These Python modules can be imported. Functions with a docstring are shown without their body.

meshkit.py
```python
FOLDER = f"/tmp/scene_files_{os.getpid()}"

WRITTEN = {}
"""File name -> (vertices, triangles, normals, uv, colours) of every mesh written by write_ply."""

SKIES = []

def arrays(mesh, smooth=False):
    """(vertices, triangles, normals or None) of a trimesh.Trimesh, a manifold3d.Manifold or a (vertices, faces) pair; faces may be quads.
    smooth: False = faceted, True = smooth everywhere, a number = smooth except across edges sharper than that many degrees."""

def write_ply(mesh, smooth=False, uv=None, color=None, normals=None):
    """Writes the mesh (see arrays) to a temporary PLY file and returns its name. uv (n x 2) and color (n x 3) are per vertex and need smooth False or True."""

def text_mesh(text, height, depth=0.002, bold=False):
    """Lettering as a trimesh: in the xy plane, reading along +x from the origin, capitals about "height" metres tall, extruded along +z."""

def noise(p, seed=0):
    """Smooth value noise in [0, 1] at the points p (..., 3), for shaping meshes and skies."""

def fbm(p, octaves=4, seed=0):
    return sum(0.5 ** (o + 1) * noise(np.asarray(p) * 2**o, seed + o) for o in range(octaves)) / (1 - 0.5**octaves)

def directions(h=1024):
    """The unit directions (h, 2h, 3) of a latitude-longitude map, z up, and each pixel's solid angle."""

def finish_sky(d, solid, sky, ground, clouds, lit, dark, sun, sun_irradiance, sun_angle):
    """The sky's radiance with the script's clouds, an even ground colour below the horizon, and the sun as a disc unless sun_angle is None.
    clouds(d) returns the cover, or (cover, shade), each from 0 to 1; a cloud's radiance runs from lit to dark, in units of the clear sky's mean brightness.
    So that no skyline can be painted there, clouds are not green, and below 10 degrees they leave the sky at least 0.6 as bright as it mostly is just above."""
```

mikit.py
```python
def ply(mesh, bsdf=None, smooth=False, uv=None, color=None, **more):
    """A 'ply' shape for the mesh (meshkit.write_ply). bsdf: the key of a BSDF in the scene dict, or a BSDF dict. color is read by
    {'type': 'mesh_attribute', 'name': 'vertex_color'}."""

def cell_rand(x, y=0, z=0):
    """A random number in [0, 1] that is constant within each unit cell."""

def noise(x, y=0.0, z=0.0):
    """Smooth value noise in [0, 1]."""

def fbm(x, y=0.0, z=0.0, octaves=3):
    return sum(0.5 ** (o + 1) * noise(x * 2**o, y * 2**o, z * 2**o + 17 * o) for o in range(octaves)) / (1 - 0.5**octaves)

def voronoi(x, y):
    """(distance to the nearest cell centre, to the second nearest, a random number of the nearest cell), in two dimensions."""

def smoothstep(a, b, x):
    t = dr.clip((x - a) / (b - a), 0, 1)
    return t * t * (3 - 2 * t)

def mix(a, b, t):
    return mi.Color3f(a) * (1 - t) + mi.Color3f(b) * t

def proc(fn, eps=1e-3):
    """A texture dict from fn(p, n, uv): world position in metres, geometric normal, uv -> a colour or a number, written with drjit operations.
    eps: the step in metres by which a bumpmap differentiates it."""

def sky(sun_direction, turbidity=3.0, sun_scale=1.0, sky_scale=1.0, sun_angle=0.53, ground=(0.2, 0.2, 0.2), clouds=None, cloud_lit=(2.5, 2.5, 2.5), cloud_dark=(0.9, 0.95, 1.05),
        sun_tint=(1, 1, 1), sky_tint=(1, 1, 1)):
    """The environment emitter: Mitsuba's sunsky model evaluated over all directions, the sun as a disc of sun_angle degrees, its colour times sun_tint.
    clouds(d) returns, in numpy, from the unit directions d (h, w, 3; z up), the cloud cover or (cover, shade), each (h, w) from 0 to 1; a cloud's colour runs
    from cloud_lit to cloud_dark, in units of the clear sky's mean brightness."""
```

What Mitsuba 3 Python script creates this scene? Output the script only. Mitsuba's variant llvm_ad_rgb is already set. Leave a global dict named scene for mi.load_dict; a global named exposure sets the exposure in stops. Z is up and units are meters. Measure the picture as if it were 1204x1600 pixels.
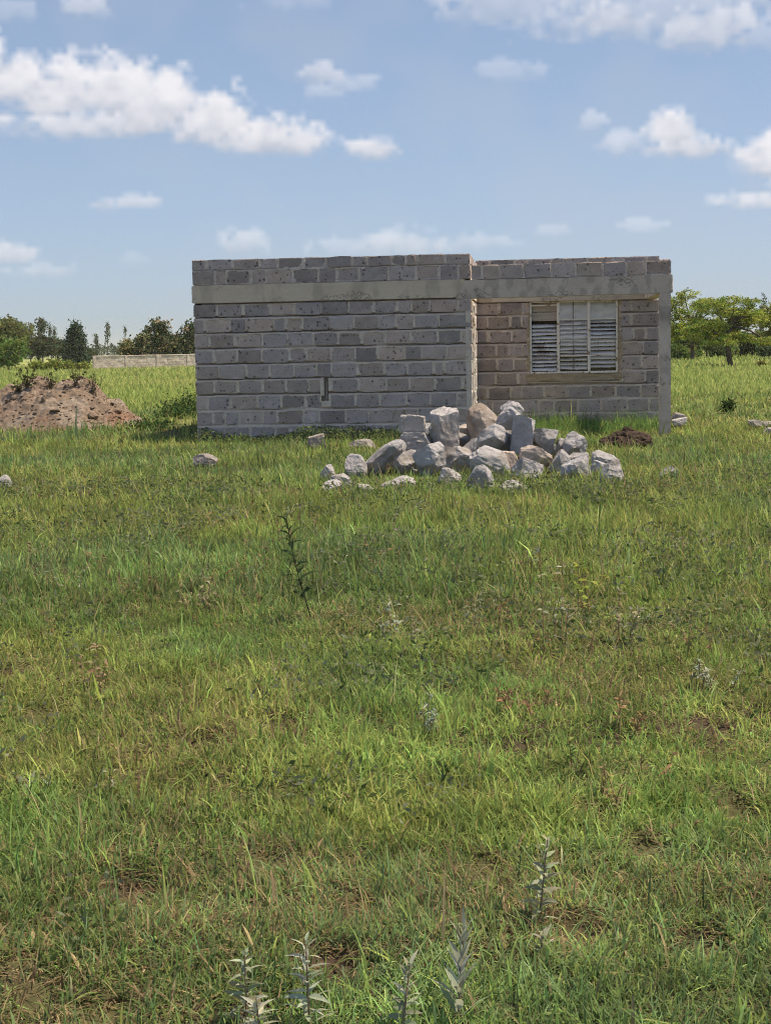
import math
import numpy as np, trimesh, drjit as dr, mitsuba as mi
import mikit, meshkit
from mikit import noise as tn, fbm as tfbm, voronoi, smoothstep, mix

T = mi.ScalarTransform4f
scene, labels = {}, {}

# ------------------------------------------------------------------ camera, sky, exposure
EYE = np.array([0.0, 0.0, 1.41])
F = 2400.0                                   # focal length in pixels of the 1204 x 1600 photograph
PITCH, ROLL = math.radians(6.06), math.radians(1.12)
FWD = np.array([0, math.cos(PITCH), -math.sin(PITCH)])
up0 = np.array([math.sin(ROLL), 0, math.cos(ROLL)])
RIGHT = np.cross(FWD, up0); RIGHT /= np.linalg.norm(RIGHT)
UP = np.cross(RIGHT, FWD)
scene['camera'] = {'type': 'perspective', 'fov': math.degrees(2 * math.atan(602 / F)), 'fov_axis': 'x', 'near_clip': 0.05, 'far_clip': 6000.0,
                   'to_world': T().look_at(origin=EYE.tolist(), target=(EYE + FWD).tolist(), up=up0.tolist())}
exposure = 1.92
YAW = math.radians(5.5)                      # the house stands a little turned to the line of sight
HU = np.array([math.cos(YAW), -math.sin(YAW), 0]); HV = np.array([math.sin(YAW), math.cos(YAW), 0])
SUN_EL, SUN_A = math.radians(64), math.radians(11)
SUN = math.cos(SUN_EL) * (math.cos(SUN_A) * HU + math.sin(SUN_A) * HV) + np.array([0, 0, math.sin(SUN_EL)])

# clouds: (azimuth, elevation, half width, half height, strength, base shade) in degrees
CLOUDS = [
    (-14.2, 10.2, 1.3, .75, 1), (-12.9, 9.55, 1.5, .85, 1.), (-11.4, 9.2, 1.7, .95, 1.), (-9.6, 9.2, 1.6, 1.0, 1.), (-8.0, 8.75, 1.6, .95, 1.), (-6.0, 8.2, 1.4, .8, 1.), (-4.4, 7.7, 1.5, .55, 1.), (-3.0, 7.5, 1.0, .4, .9), (-9.5, 8.2, 3.4, .5, .8), (-15.6, 9.6, 1.6, .8, 1),
    (-.2, 7.25, .85, .42, .82), (-2.0, 9.9, .9, .5, .6), (-1.0, 9.5, 1.0, .4, .45), (-1.8, 9.3, .9, .35, .45),
    (-10.0, 5.35, .6, .28, .62), (-8.8, 5.45, .8, .25, .7), (-14.3, 3.6, 1.9, .5, .75), (-12.2, 3.0, 1.5, .3, .55), (-9.0, 3.4, .6, .3, .35),
    (-5.0, 3.9, .95, .55, .62), (.6, 3.75, 1.7, .55, .66), (-1.4, 3.7, 1.5, .4, .5), (3.9, 3.8, 1.4, .35, .5), (6.4, 4.2, .9, .35, .5), (9.6, 4.2, 1.2, .4, .5), (11.2, 3.6, 1.5, .35, .35),
    (7.8, 8.0, .9, .42, .5), (8.8, 7.15, 1.0, .5, .55), (10.6, 7.45, .9, .75, .95), (10.9, 7.0, 1.3, .5, .85), (11.9, 6.9, .7, .4, .8),
    (14.2, 6.5, 1.1, .7, .95), (13.9, 5.0, 1.6, .42, .85), (15.2, 5.4, 1.3, .7, .9), (4.6, 9.8, 1.7, .42, .42),
    (8.5, 11.5, 1.7, .8, .60), (12.0, 11.0, 1.9, .9, .66), (4.5, 12.1, 2.6, .9, .46), (9.8, 11.6, 4.8, 1.3, .46), (14.0, 10.6, 2.0, .8, .44), (-3.2, 12.3, 1.6, .5, .3), (-10.4, 12.1, 1.0, .5, .5), (-12.9, 11.9, 1.0, .5, .35), (13.4, 10.6, 1.2, .35, .3), (14.5, 12.0, 2.0, .8, .5),
]


def clouds(d):
    az = np.degrees(np.arctan2(d[..., 0], d[..., 1])); el = np.degrees(np.arcsin(np.clip(d[..., 2], -1, 1)))
    cover = np.zeros(az.shape); shade = np.zeros(az.shape)
    sel = (np.abs(az) < 24) & (el < 18)
    a, e = az[sel], el[sel]
    q = np.stack([a * 1.0, e * 1.35, np.zeros_like(a)], -1)
    n1 = meshkit.fbm(q, 4, 3) - .5; n2 = meshkit.fbm(q * 2.2 + 9, 3, 5) - .5; n3 = meshkit.fbm(q * .33 + 5, 3, 21); n4 = meshkit.fbm(q * 5 + 2, 2, 6) - .5
    dens = np.zeros_like(a); low = np.zeros_like(a)
    for ci, (cx, cy, rx, ry, s) in enumerate(CLOUDS):
        if ci < 10: ry, rx = ry * 1.22, rx * 1.12
        elif cy > 11: s += .06
        elif cy < 6: s *= .86
        t = (e - cy) / ry
        t = np.where(t < 0, t * 1.35, t)
        r = np.sqrt(((a - cx) / rx) ** 2 + t ** 2) - .9 * n1 - .9 * n2 - .6 * n4
        v = s * np.clip((1.42 - r) * np.where(t > -.1, 1.3, .85) + np.where(t > -.1, 0, .25), 0, 1)
        low = np.where(v > dens, np.clip(.38 - .5 * t - .8 * n2, 0, 1), low)
        dens = np.maximum(dens, v)
    veil = .16 + .16 * np.clip((n3 - .42) * 3.2, 0, 1)
    c = dens * dens * (3 - 2 * dens) * .93
    cover[sel] = np.maximum(c, veil); shade[sel] = np.clip(np.where(c > veil, low + .25 * (1 - dens), 1), 0, 1)
    # the rest of the sky: fair-weather cumulus of the same sort
    z = np.maximum(d[..., 2], .02) + .12
    p = np.stack([d[..., 0] / z * 1.6, d[..., 1] / z * 1.6, np.zeros_like(z)], -1)
    g = meshkit.fbm(p + 3, 5, 11)
    rest = np.clip((g - .51) * 6, 0, 1) * .9
    edge = np.clip(np.maximum((np.abs(az) - 17) / 5, (el - 13.5) / 3.5), 0, 1)
    cover = cover * (1 - edge) + rest * edge
    shade = shade * (1 - edge) + np.clip((g - .56) * 3, 0, .8) * edge
    return cover, shade


scene['sky'] = mikit.sky(SUN.tolist(), turbidity=3.2, sun_scale=1.06, sky_scale=.98, sun_angle=1.6, ground=(.10, .12, .06), clouds=clouds,
                         cloud_lit=(2.8, 2.74, 2.82), cloud_dark=(1.60, 1.70, 1.93), sun_tint=(1, .97, .92), sky_tint=(1.03, .955, .955))

# ------------------------------------------------------------------ helpers


def ray(px, py):
    d = FWD + RIGHT * ((px - 602) / F) + UP * ((800 - py) / F)
    return d / np.linalg.norm(d)


def P(px, py, dist):                          # the point at distance dist (along y) that the photograph shows at that pixel
    d = ray(px, py)
    return EYE + d * (dist / d[1])


def flat(px, py):
    d = ray(px, py)
    return EYE - d * (EYE[2] / d[2])


HOLLOWS = [flat(*p) for p in ((820, 1172), (925, 1275), (205, 1390), (425, 1350), (900, 1452), (1095, 1475), (60, 1560), (10, 1530), (165, 1585), (520, 1520), (1010, 1330), (60, 1115), (440, 1140), (760, 1360), (1150, 1265), (560, 1430), (30, 1050), (330, 1165), (690, 1075), (1110, 1140))]


def hollow(x, y):                             # small bare dips in the turf
    m = np.zeros(np.shape(x))
    for h in HOLLOWS:
        r = .025 + .0045 * h[1]
        m = np.maximum(m, np.exp(-(((x - h[0]) / (r * 1.25)) ** 2 + ((y - h[1]) / (r * 2.0)) ** 2)))
    return m


def gz(x, y):                                 # the ground's height
    x, y = np.asarray(x, float), np.asarray(y, float)
    p = np.stack([x, y, np.zeros_like(x + y)], -1) if np.ndim(x) else np.array([float(x), float(y), 0.0])
    fade = np.clip(1.3 - y / 60, .15, 1)
    return ((meshkit.fbm(p * .45, 2, 7) - .5) * .03 + (meshkit.fbm(p * 2.4, 3, 8) - .5) * .035 * fade + (meshkit.fbm(p * 3.6 + 40, 2, 9) - .5) * .07 * np.clip(1.5 - y / 14, .1, 1)) * np.clip((np.hypot(x, y)) / 4, 0, 1) - .045 * hollow(x, y)


def G(px, py):                                # where the pixel's ray meets the ground
    d = ray(px, py)
    t = -EYE[2] / d[2]
    for _ in range(4):
        q = EYE + d * t
        t = (gz(q[0], q[1]) - EYE[2]) / d[2]
    return EYE + d * t


def numbered(name):
    key, n = name, 0
    while key in labels or key in scene or any(k.startswith(key + '__') for k in ()):
        n += 1; key = f'{name}_{n:03d}'
    return key


counts = {}


def nkey(name):
    n = counts.get(name, -1) + 1; counts[name] = n
    return name if n == 0 else f'{name}_{n:03d}'


def thing(name, label, cat, group=None):
    key = nkey(name)
    labels[key] = {'label': label, 'category': cat}
    if group: labels[key]['group'] = group
    return key


def part(holder, name, mesh, bsdf, smooth=False, label=None, kind=None, **kw):
    key = nkey(holder + '__' + name)
    scene[key] = mikit.ply(mesh, bsdf, smooth, **kw)
    if label or kind:
        labels[key] = {}
        if label: labels[key]['label'] = label
        if kind: labels[key]['kind'] = kind
    return key


def single(name, mesh, bsdf, label, cat, group=None, smooth=False, kind=None, **kw):
    key = thing(name, label, cat, group)
    if kind: labels[key]['kind'] = kind
    scene[key] = mikit.ply(mesh, bsdf, smooth, **kw)
    return key


def join(parts):
    vs, fs, n = [], [], 0
    for v, f in parts:
        vs.append(np.asarray(v)); fs.append(np.asarray(f) + n); n += len(v)
    return np.vstack(vs), np.vstack(fs)


def tm(m): return np.array(m.vertices), np.array(m.faces)


def box(lo, hi, bev=0.0):
    lo, hi = np.asarray(lo, float), np.asarray(hi, float)
    if bev <= 0:
        b = trimesh.creation.box(extents=hi - lo)
        return np.array(b.vertices) + (lo + hi) / 2, np.array(b.faces)
    pts = []
    for s in np.ndindex(2, 2, 2):
        c = np.where(s, hi, lo); sg = np.where(s, -1, 1)
        for k in range(3):
            q = c + sg * bev; q[k] = c[k]; pts.append(q)
    h = trimesh.convex.convex_hull(np.array(pts))
    return tm(h)


def tube(pts, rad, sides=6, cap=True):
    p = np.asarray(pts, float); r = np.broadcast_to(rad, (len(p),))
    t = np.gradient(p, axis=0); t /= np.linalg.norm(t, axis=1, keepdims=True) + 1e-12
    a = np.cross(t, [.31, .95, .05]); a /= np.linalg.norm(a, axis=1, keepdims=True) + 1e-12
    b = np.cross(t, a); ang = np.arange(sides) * 2 * np.pi / sides
    v = p[:, None] + r[:, None, None] * (np.cos(ang)[None, :, None] * a[:, None] + np.sin(ang)[None, :, None] * b[:, None])
    i, j = np.meshgrid(np.arange(len(p) - 1), np.arange(sides), indexing='ij')
    q = np.stack([i * sides + j, i * sides + (j + 1) % sides, (i + 1) * sides + (j + 1) % sides, (i + 1) * sides + j], -1).reshape(-1, 4)
    f = np.vstack([q[:, [0, 1, 2]], q[:, [0, 2, 3]]]); v = v.reshape(-1, 3)
    if cap:
        n = len(v); v = np.vstack([v, p[-1:]]); base = (len(p) - 1) * sides
        f = np.vstack([f, [[base + k, base + (k + 1) % sides, n] for k in range(sides)]])
    return v, f


# ------------------------------------------------------------------ materials
def lerp(a, b, t): return mix(a, b, t)


def tex(name, fn, rough=.9, bump=None, bscale=1.0, eps=2e-3):
    inner = {'type': 'principled', 'base_color': mikit.proc(fn), 'roughness': rough, 'specular': .25}
    if bump is not None:
        inner = {'type': 'bumpmap', 'arbitrary': {**mikit.proc(bump, eps)}, 'scale': bscale, 'bsdf': inner}
    scene[name] = {'type': 'twosided', 'bsdf': inner}


def wall_u(p): return p.x * float(HU[0]) + p.y * float(HU[1]) + .8 * (p.x * float(HV[0]) + p.y * float(HV[1]))


def pits(p, cell):
    u = wall_u(p)
    d, _, w = voronoi(u / cell, p.z / cell)
    r = .46 * w * w * w * w * w * w * w
    return 1 - smoothstep(r * .6, r + .06, d), w


def block_color(p, n, uv):
    # uv.x: the block's own tone, uv.y: how brown it is
    base = lerp([.37, .335, .342], [.425, .348, .308], uv.y)
    k = .68 + .62 * uv.x
    f = tfbm(p.x * 9, p.y * 9, p.z * 9, 3); g = tfbm(p.x * 60, p.y * 60, p.z * 60, 2)
    k = k * (.70 + .44 * f + .22 * g)
    c = base * k
    m, _ = pits(p, .052); m2, _ = pits(p + mi.Vector3f(3.3, 1.1, 7.7), .021)
    c = c * (1 - .62 * m) * (1 - .30 * m2)
    dust = smoothstep(.56, .74, tfbm(p.x * 4 + 7, p.y * 4, p.z * 6, 3))
    c = lerp(c, mi.Color3f(.46, .41, .36), .45 * dust * (.4 + .6 * g))
    lich = smoothstep(.66, .72, tfbm(p.x * 6 + 31, p.y * 6, p.z * 9 + 3, 3)) * smoothstep(.45, .6, g)
    return lerp(c, mi.Color3f(.40, .37, .22), .35 * lich)


def block_bump(p, n, uv):
    m, _ = pits(p, .052); m2, _ = pits(p + mi.Vector3f(3.3, 1.1, 7.7), .021)
    return .006 * tfbm(p.x * 45, p.y * 45, p.z * 45, 3) - .009 * m - .004 * m2


tex('block_stone', block_color, .92, block_bump)


def mortar_color(p, n, uv):
    f = tfbm(p.x * 5, p.y * 5, p.z * 5, 3); g = tfbm(p.x * 50, p.y * 50, p.z * 50, 2)
    c = lerp([.53, .465, .41], [.70, .635, .565], f) * (.70 + .46 * g)
    return c


tex('mortar', mortar_color, .95, lambda p, n, uv: .008 * tfbm(p.x * 60, p.y * 60, p.z * 60, 3))


def concrete_color(p, n, uv):
    f = tfbm(wall_u(p) * 1.3, p.z * 9, 2.0, 4); g = tfbm(p.x * 70, p.y * 70, p.z * 70, 2)
    s = tfbm(wall_u(p) * 5, p.z * 2.2, 5.0, 4)
    c = lerp([.56, .475, .375], [.68, .595, .48], f) * (.84 + .22 * g)
    hc = smoothstep(.60, .68, tfbm(p.x * 3, p.y * 3, p.z * 5 + 9, 3)) * smoothstep(.42, .62, tfbm(p.x * 38, p.y * 38, p.z * 38, 2))
    return c * (1 - .2 * smoothstep(.48, .72, s)) * (1 - .35 * hc)


tex('concrete', concrete_color, .9, lambda p, n, uv: .004 * tfbm(wall_u(p) * 6, p.z * 40, p.y * 6, 3))


def column_color(p, n, uv):
    f = tfbm(p.x * 4, p.y * 4, p.z * 2.0, 4); g = tfbm(p.x * 60, p.y * 60, p.z * 60, 2)
    s = tfbm(wall_u(p) * 9, p.z * 5, 5.0, 4)
    c = lerp([.47, .40, .345], [.66, .58, .50], f) * (.8 + .28 * g)
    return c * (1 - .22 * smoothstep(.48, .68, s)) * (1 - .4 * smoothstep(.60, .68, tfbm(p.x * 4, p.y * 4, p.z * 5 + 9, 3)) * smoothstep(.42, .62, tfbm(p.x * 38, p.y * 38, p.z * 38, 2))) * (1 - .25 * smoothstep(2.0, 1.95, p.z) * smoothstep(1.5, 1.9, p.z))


tex('column_concrete', column_color, .9, lambda p, n, uv: .004 * tfbm(p.x * 50, p.y * 50, p.z * 18, 3))


def plaster_color(p, n, uv):
    f = tfbm(p.x * 9, p.y * 9, p.z * 14, 3); g = tfbm(p.x * 60, p.y * 60, p.z * 60, 2)
    return lerp([.27, .21, .14], [.50, .42, .31], f) * (.7 + .5 * g)


tex('rough_plaster', plaster_color, .95, lambda p, n, uv: .01 * tfbm(p.x * 40, p.y * 40, p.z * 40, 3))


def rock_color(p, n, uv):
    f = tfbm(p.x * 6, p.y * 6, p.z * 6, 4); g = tfbm(p.x * 40, p.y * 40, p.z * 40, 3)
    base = lerp([.375, .38, .395], [.42, .355, .305], uv.y) * (.55 + .65 * uv.x)
    c = base * (.52 + .56 * f + .42 * g)
    dirt = smoothstep(.55, .7, tfbm(p.x * 3 + 4, p.y * 3, p.z * 4, 3))
    c = lerp(c, c * mi.Color3f(.66, .60, .53), .7 * dirt)
    cr = smoothstep(.04, .0, dr.abs(tfbm(p.x * 7 + 9, p.y * 7, p.z * 7, 3) - .5))
    return c * (1 - .10 * cr)


def rock_bump(p, n, uv): return .045 * tfbm(p.x * 14, p.y * 14, p.z * 14, 4) + .006 * tn(p.x * 120, p.y * 120, p.z * 120)


tex('rock', rock_color, .9, rock_bump)


def earth_color(p, n, uv):
    f = tfbm(p.x * 1.6, p.y * 1.6, p.z * 2.5, 4); g = tfbm(p.x * 22, p.y * 22, p.z * 22, 3)
    c = lerp([.20, .128, .09], [.215, .168, .13], smoothstep(.33, .5, f)) * (.4 + 1.0 * g)
    grey = smoothstep(.5, .64, tfbm(p.x * 3 + 8, p.y * 3, p.z * 4, 3))
    return lerp(c, mi.Color3f(.27, .235, .20) * (.4 + 1.0 * g), .75 * grey)


tex('mound_earth', earth_color, .95, lambda p, n, uv: .012 * tfbm(p.x * 12, p.y * 12, p.z * 12, 4))


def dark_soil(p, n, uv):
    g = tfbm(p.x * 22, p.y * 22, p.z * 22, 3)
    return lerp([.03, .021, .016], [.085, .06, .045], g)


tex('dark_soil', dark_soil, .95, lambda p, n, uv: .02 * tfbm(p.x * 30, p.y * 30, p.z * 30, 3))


def ground_color(p, n, uv):
    f = tfbm(p.x * .9, p.y * .9, 1.0, 4); g = tfbm(p.x * 30, p.y * 30, 2.0, 3)
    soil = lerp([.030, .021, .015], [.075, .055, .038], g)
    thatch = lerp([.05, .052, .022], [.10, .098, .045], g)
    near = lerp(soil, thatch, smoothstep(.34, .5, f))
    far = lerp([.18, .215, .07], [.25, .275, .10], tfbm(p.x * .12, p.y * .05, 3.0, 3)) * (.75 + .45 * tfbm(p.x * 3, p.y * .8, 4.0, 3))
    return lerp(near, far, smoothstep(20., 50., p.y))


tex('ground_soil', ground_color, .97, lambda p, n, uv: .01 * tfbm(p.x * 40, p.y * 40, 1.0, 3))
VC = {'type': 'mesh_attribute', 'name': 'vertex_color'}
scene['leaf'] = {'type': 'principledthin', 'base_color': VC, 'roughness': .65, 'diff_trans': .8, 'spec_trans': 0.0, 'eta': 1.35}
scene['stalk'] = {'type': 'twosided', 'bsdf': {'type': 'principled', 'base_color': VC, 'roughness': .9, 'specular': .2}}


def bark(p, n, uv):
    return lerp([.06, .048, .038], [.15, .125, .10], tfbm(p.x * 8, p.y * 8, p.z * 2, 3))


tex('bark', bark, .95)


def zinc(p, n, uv):
    f = tfbm(p.x * 5, p.y * 5, p.z * 9, 4); g = tfbm(p.x * 30, p.y * 30, p.z * 30, 3)
    c = lerp([.62, .64, .67], [.86, .87, .90], f) * (.8 + .3 * g)
    rust = smoothstep(.64, .76, tfbm(p.x * 3.3 + 5, p.y * 3.3, p.z * 5, 4))
    return lerp(c, mi.Color3f(.22, .15, .12), .55 * rust)


scene['zinc_sheet'] = {'type': 'twosided', 'bsdf': {'type': 'principled', 'base_color': mikit.proc(zinc), 'roughness': .45, 'metallic': .35}}


def paint(p, n, uv):
    f = tfbm(p.x * 18, p.y * 18, p.z * 18, 3)
    return lerp([.78, .75, .69], [.34, .23, .16], smoothstep(.60, .72, f))


tex('old_paint', paint, .6)
scene['window_glass'] = {'type': 'thindielectric', 'int_ior': 1.5}


def board(p, n, uv):
    g = tfbm(wall_u(p) * 4, p.z * 60, 1.0, 3)
    return lerp([.32, .27, .23], [.56, .52, .48], g)


tex('old_board', board, .9)


def dust_pane(p, n, uv):
    g = tfbm(p.x * 12, p.y * 12, p.z * 12, 3)
    return lerp([.34, .33, .32], [.66, .68, .70], g)


tex('dusty_sheet', dust_pane, .6)


def fence_stone(p, n, uv):
    u = p.x; row = dr.floor(p.z / .22)
    cr = mikit.cell_rand(dr.floor(u / .42 + .5 * row), row, 3.0)
    f = tfbm(p.x * 2, p.y * 2, p.z * 3, 3)
    return lerp([.46, .40, .36], [.64, .58, .52], cr) * (.7 + .5 * f)


tex('fence_stone', fence_stone, .95)

# ------------------------------------------------------------------ the house
d_ = ray(309, 691)
HO = EYE - d_ * (EYE[2] / d_[2])           # the foot of the left front corner, on the level z = 0


def toworld(v):
    v = np.asarray(v, float)
    return HO + v[:, :1] * HU + v[:, 1:2] * HV + v[:, 2:] * np.array([0, 0, 1.0])


def hmesh(m): return toworld(m[0]), m[1]


def house_pix(u, v, z):
    q = toworld(np.array([[u, v, z]]))[0] - EYE
    return 602 + F * (q @ RIGHT) / (q @ FWD), 800 - F * (q @ UP) / (q @ FWD)


house = thing('block_house', 'unfinished grey stone block house with flat top and pale concrete band, standing in the grass', 'house')
RH = np.random.default_rng(11)
LINES = [.0, .27] + [.27 + .242 * k for k in range(1, 8)]          # bottoms of the block courses
LINES = LINES + [2.178]
JOINT = .045


def make_block(w, h, dep, rng, rough=.004):
    e = .012
    us = np.array([0, e, w * rng.uniform(.35, .65), w - e, w]); zs = np.array([0, e, h - e, h])
    U, Z = np.meshgrid(us, zs, indexing='ij')
    D = rng.normal(0, rough * .9, U.shape)
    rim = np.zeros(U.shape, bool); rim[[0, -1]] = True; rim[:, [0, -1]] = True
    D = D + rim * .005
    U = U + rng.normal(0, rough, U.shape); Z = Z + rng.normal(0, rough, Z.shape)
    for a in (0, -1):
        for b in (0, -1): D[a, b] += .004; U[a, b] += (.004 if a == 0 else -.004); Z[a, b] += (.004 if b == 0 else -.004)
    front = np.stack([U, D, Z], -1).reshape(-1, 3)
    nu, nz = 5, 4
    idx = np.arange(nu * nz).reshape(nu, nz)
    q = np.stack([idx[:-1, :-1], idx[1:, :-1], idx[1:, 1:], idx[:-1, 1:]], -1).reshape(-1, 4)
    ring = list(idx[:, 0]) + list(idx[-1, 1:]) + list(idx[-2::-1, -1]) + list(idx[0, -2:0:-1])
    back = front[ring].copy(); back[:, 1] = dep
    n = len(front); m = len(ring)
    s = np.array([[ring[k], n + k, n + (k + 1) % m, ring[(k + 1) % m]] for k in range(m)])
    f = np.vstack([q, s])
    f = np.vstack([f[:, [0, 1, 2]], f[:, [0, 2, 3]]])
    return np.vstack([front, back]), f


def wall(at, length, courses, rng, holes=(), as_parts=True, undercut=None, dep=.15, name='block', first=None, mortar_step=(.028, .0095), ends=(True, True), brown=0.0):
    """at(u, d, z) -> house coordinates; d grows into the wall. courses: [(z0, z1)]. Returns nothing; adds blocks and the mortar bed."""
    blocks = []
    for ci, (z0, z1) in enumerate(courses):
        u = 0.0
        last = 0
        k = 0
        while u < length - .02:
            w = rng.uniform(.32, .40) if rng.random() > .22 else rng.uniform(.13, .26)
            if k == 0: w = [.30, .14, .36, .16, .34, .26, .33, .2, .3, .22, .35][(ci * 7 + len(courses)) % 11] * rng.uniform(.9, 1.1)
            if u + w > length - .12: w = length - u
            segs = [(u, u + w)]
            for (a0, a1, b0, b1) in holes:
                if z1 > b0 + .03 and z0 < b1 - .03:
                    out = []
                    for s0, s1 in segs:
                        if s1 <= a0 or s0 >= a1: out.append((s0, s1)); continue
                        if s0 < a0 - .07: out.append((s0, a0 - .012))
                        if s1 > a1 + .07: out.append((a1 + .012, s1))
                    segs = out
            for s0, s1 in segs: blocks.append((s0, s1, z0 + rng.normal(0, .003), z1 + rng.normal(0, .003), ci))
            u += w + rng.uniform(.026, .046); k += 1
    allm, alluv = [], []
    for (s0, s1, z0, z1, ci) in blocks:
        v, f = make_block(s1 - s0, z1 - z0, dep, rng)
        tilt = rng.normal(0, .006)
        loc = np.stack([v[:, 0] + s0, v[:, 1] + rng.normal(-.004, .006) + (v[:, 0] - (s1 - s0) / 2) * tilt, v[:, 2] + z0], -1)
        m = at(loc), f
        tone = np.clip(rng.normal(.5, .22), 0, 1); br = np.clip(rng.beta(.8, 1.1) + brown, 0, 1)
        uv = np.tile([tone, br], (len(v), 1))
        if as_parts: part(house, name, hmesh(m), 'block_stone', False, uv=uv)
        else: allm.append(m); alluv.append(uv)
    if not as_parts:
        part(house, name, hmesh(join(allm)), 'block_stone', False, kind='stuff', uv=np.vstack(alluv))
    # mortar: a ragged bed that meets the block tops and is undercut below the next course
    z0, z1 = courses[0][0] - .0, courses[-1][1] + .004
    us = np.arange(0, length + 1e-6, mortar_step[0]); us = np.append(us[:-1], length)
    zs = np.arange(z0, z1 + 1e-6, mortar_step[1])
    U, Z = np.meshgrid(us, zs, indexing='ij')
    sd = rng.integers(1000)
    q = np.stack([U * 9, Z * 9, np.zeros_like(U)], -1)
    n1 = meshkit.fbm(q, 3, sd) - .5; n2 = meshkit.fbm(q * 3.3, 2, sd + 1) - .5
    Dp = .000 + .012 * n2 - .010 * n1
    for ci in range(len(courses) - 1):
        zt, zb = courses[ci][1], courses[ci + 1][0]
        tt = (Z - (zt + .016 * n1)) / max(zb - zt, .01)
        uc = 1 if undercut is None else undercut[ci]
        wob = np.clip(.5 + 2.4 * (meshkit.noise(np.stack([U * 1.7 + ci * 5, Z * 0, Z * 0], -1), sd + 3) - .2), .15, 1)
        Dp = np.where((tt > -.3) & (tt < 1.25), -.001 + .014 * n2 + .095 * uc * wob * np.clip((tt - .50) / .18, 0, 1), Dp)
    for (s0, s1, b0, b1, ci) in blocks:                      # behind the blocks the bed lies back
        inside = (U > s0 + .02 + .05 * n1) & (U < s1 - .02 + .05 * n1) & (Z > b0 + .018 + .03 * n2) & (Z < b1 - .014 + .045 * n1)
        Dp = np.where(inside, np.maximum(Dp, .03), Dp)
    idx = np.arange(U.size).reshape(U.shape)
    keep = np.ones((len(us) - 1, len(zs) - 1), bool)
    uc_, zc_ = (us[1:] + us[:-1]) / 2, (zs[1:] + zs[:-1]) / 2
    for (a0, a1, b0, b1) in holes: keep &= ~((uc_[:, None] > a0) & (uc_[:, None] < a1) & (zc_[None] > b0) & (zc_[None] < b1))
    q = np.stack([idx[:-1, :-1], idx[1:, :-1], idx[1:, 1:], idx[:-1, 1:]], -1)[keep]
    f = np.vstack([q[:, [0, 1, 2]], q[:, [0, 2, 3]]])
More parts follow.
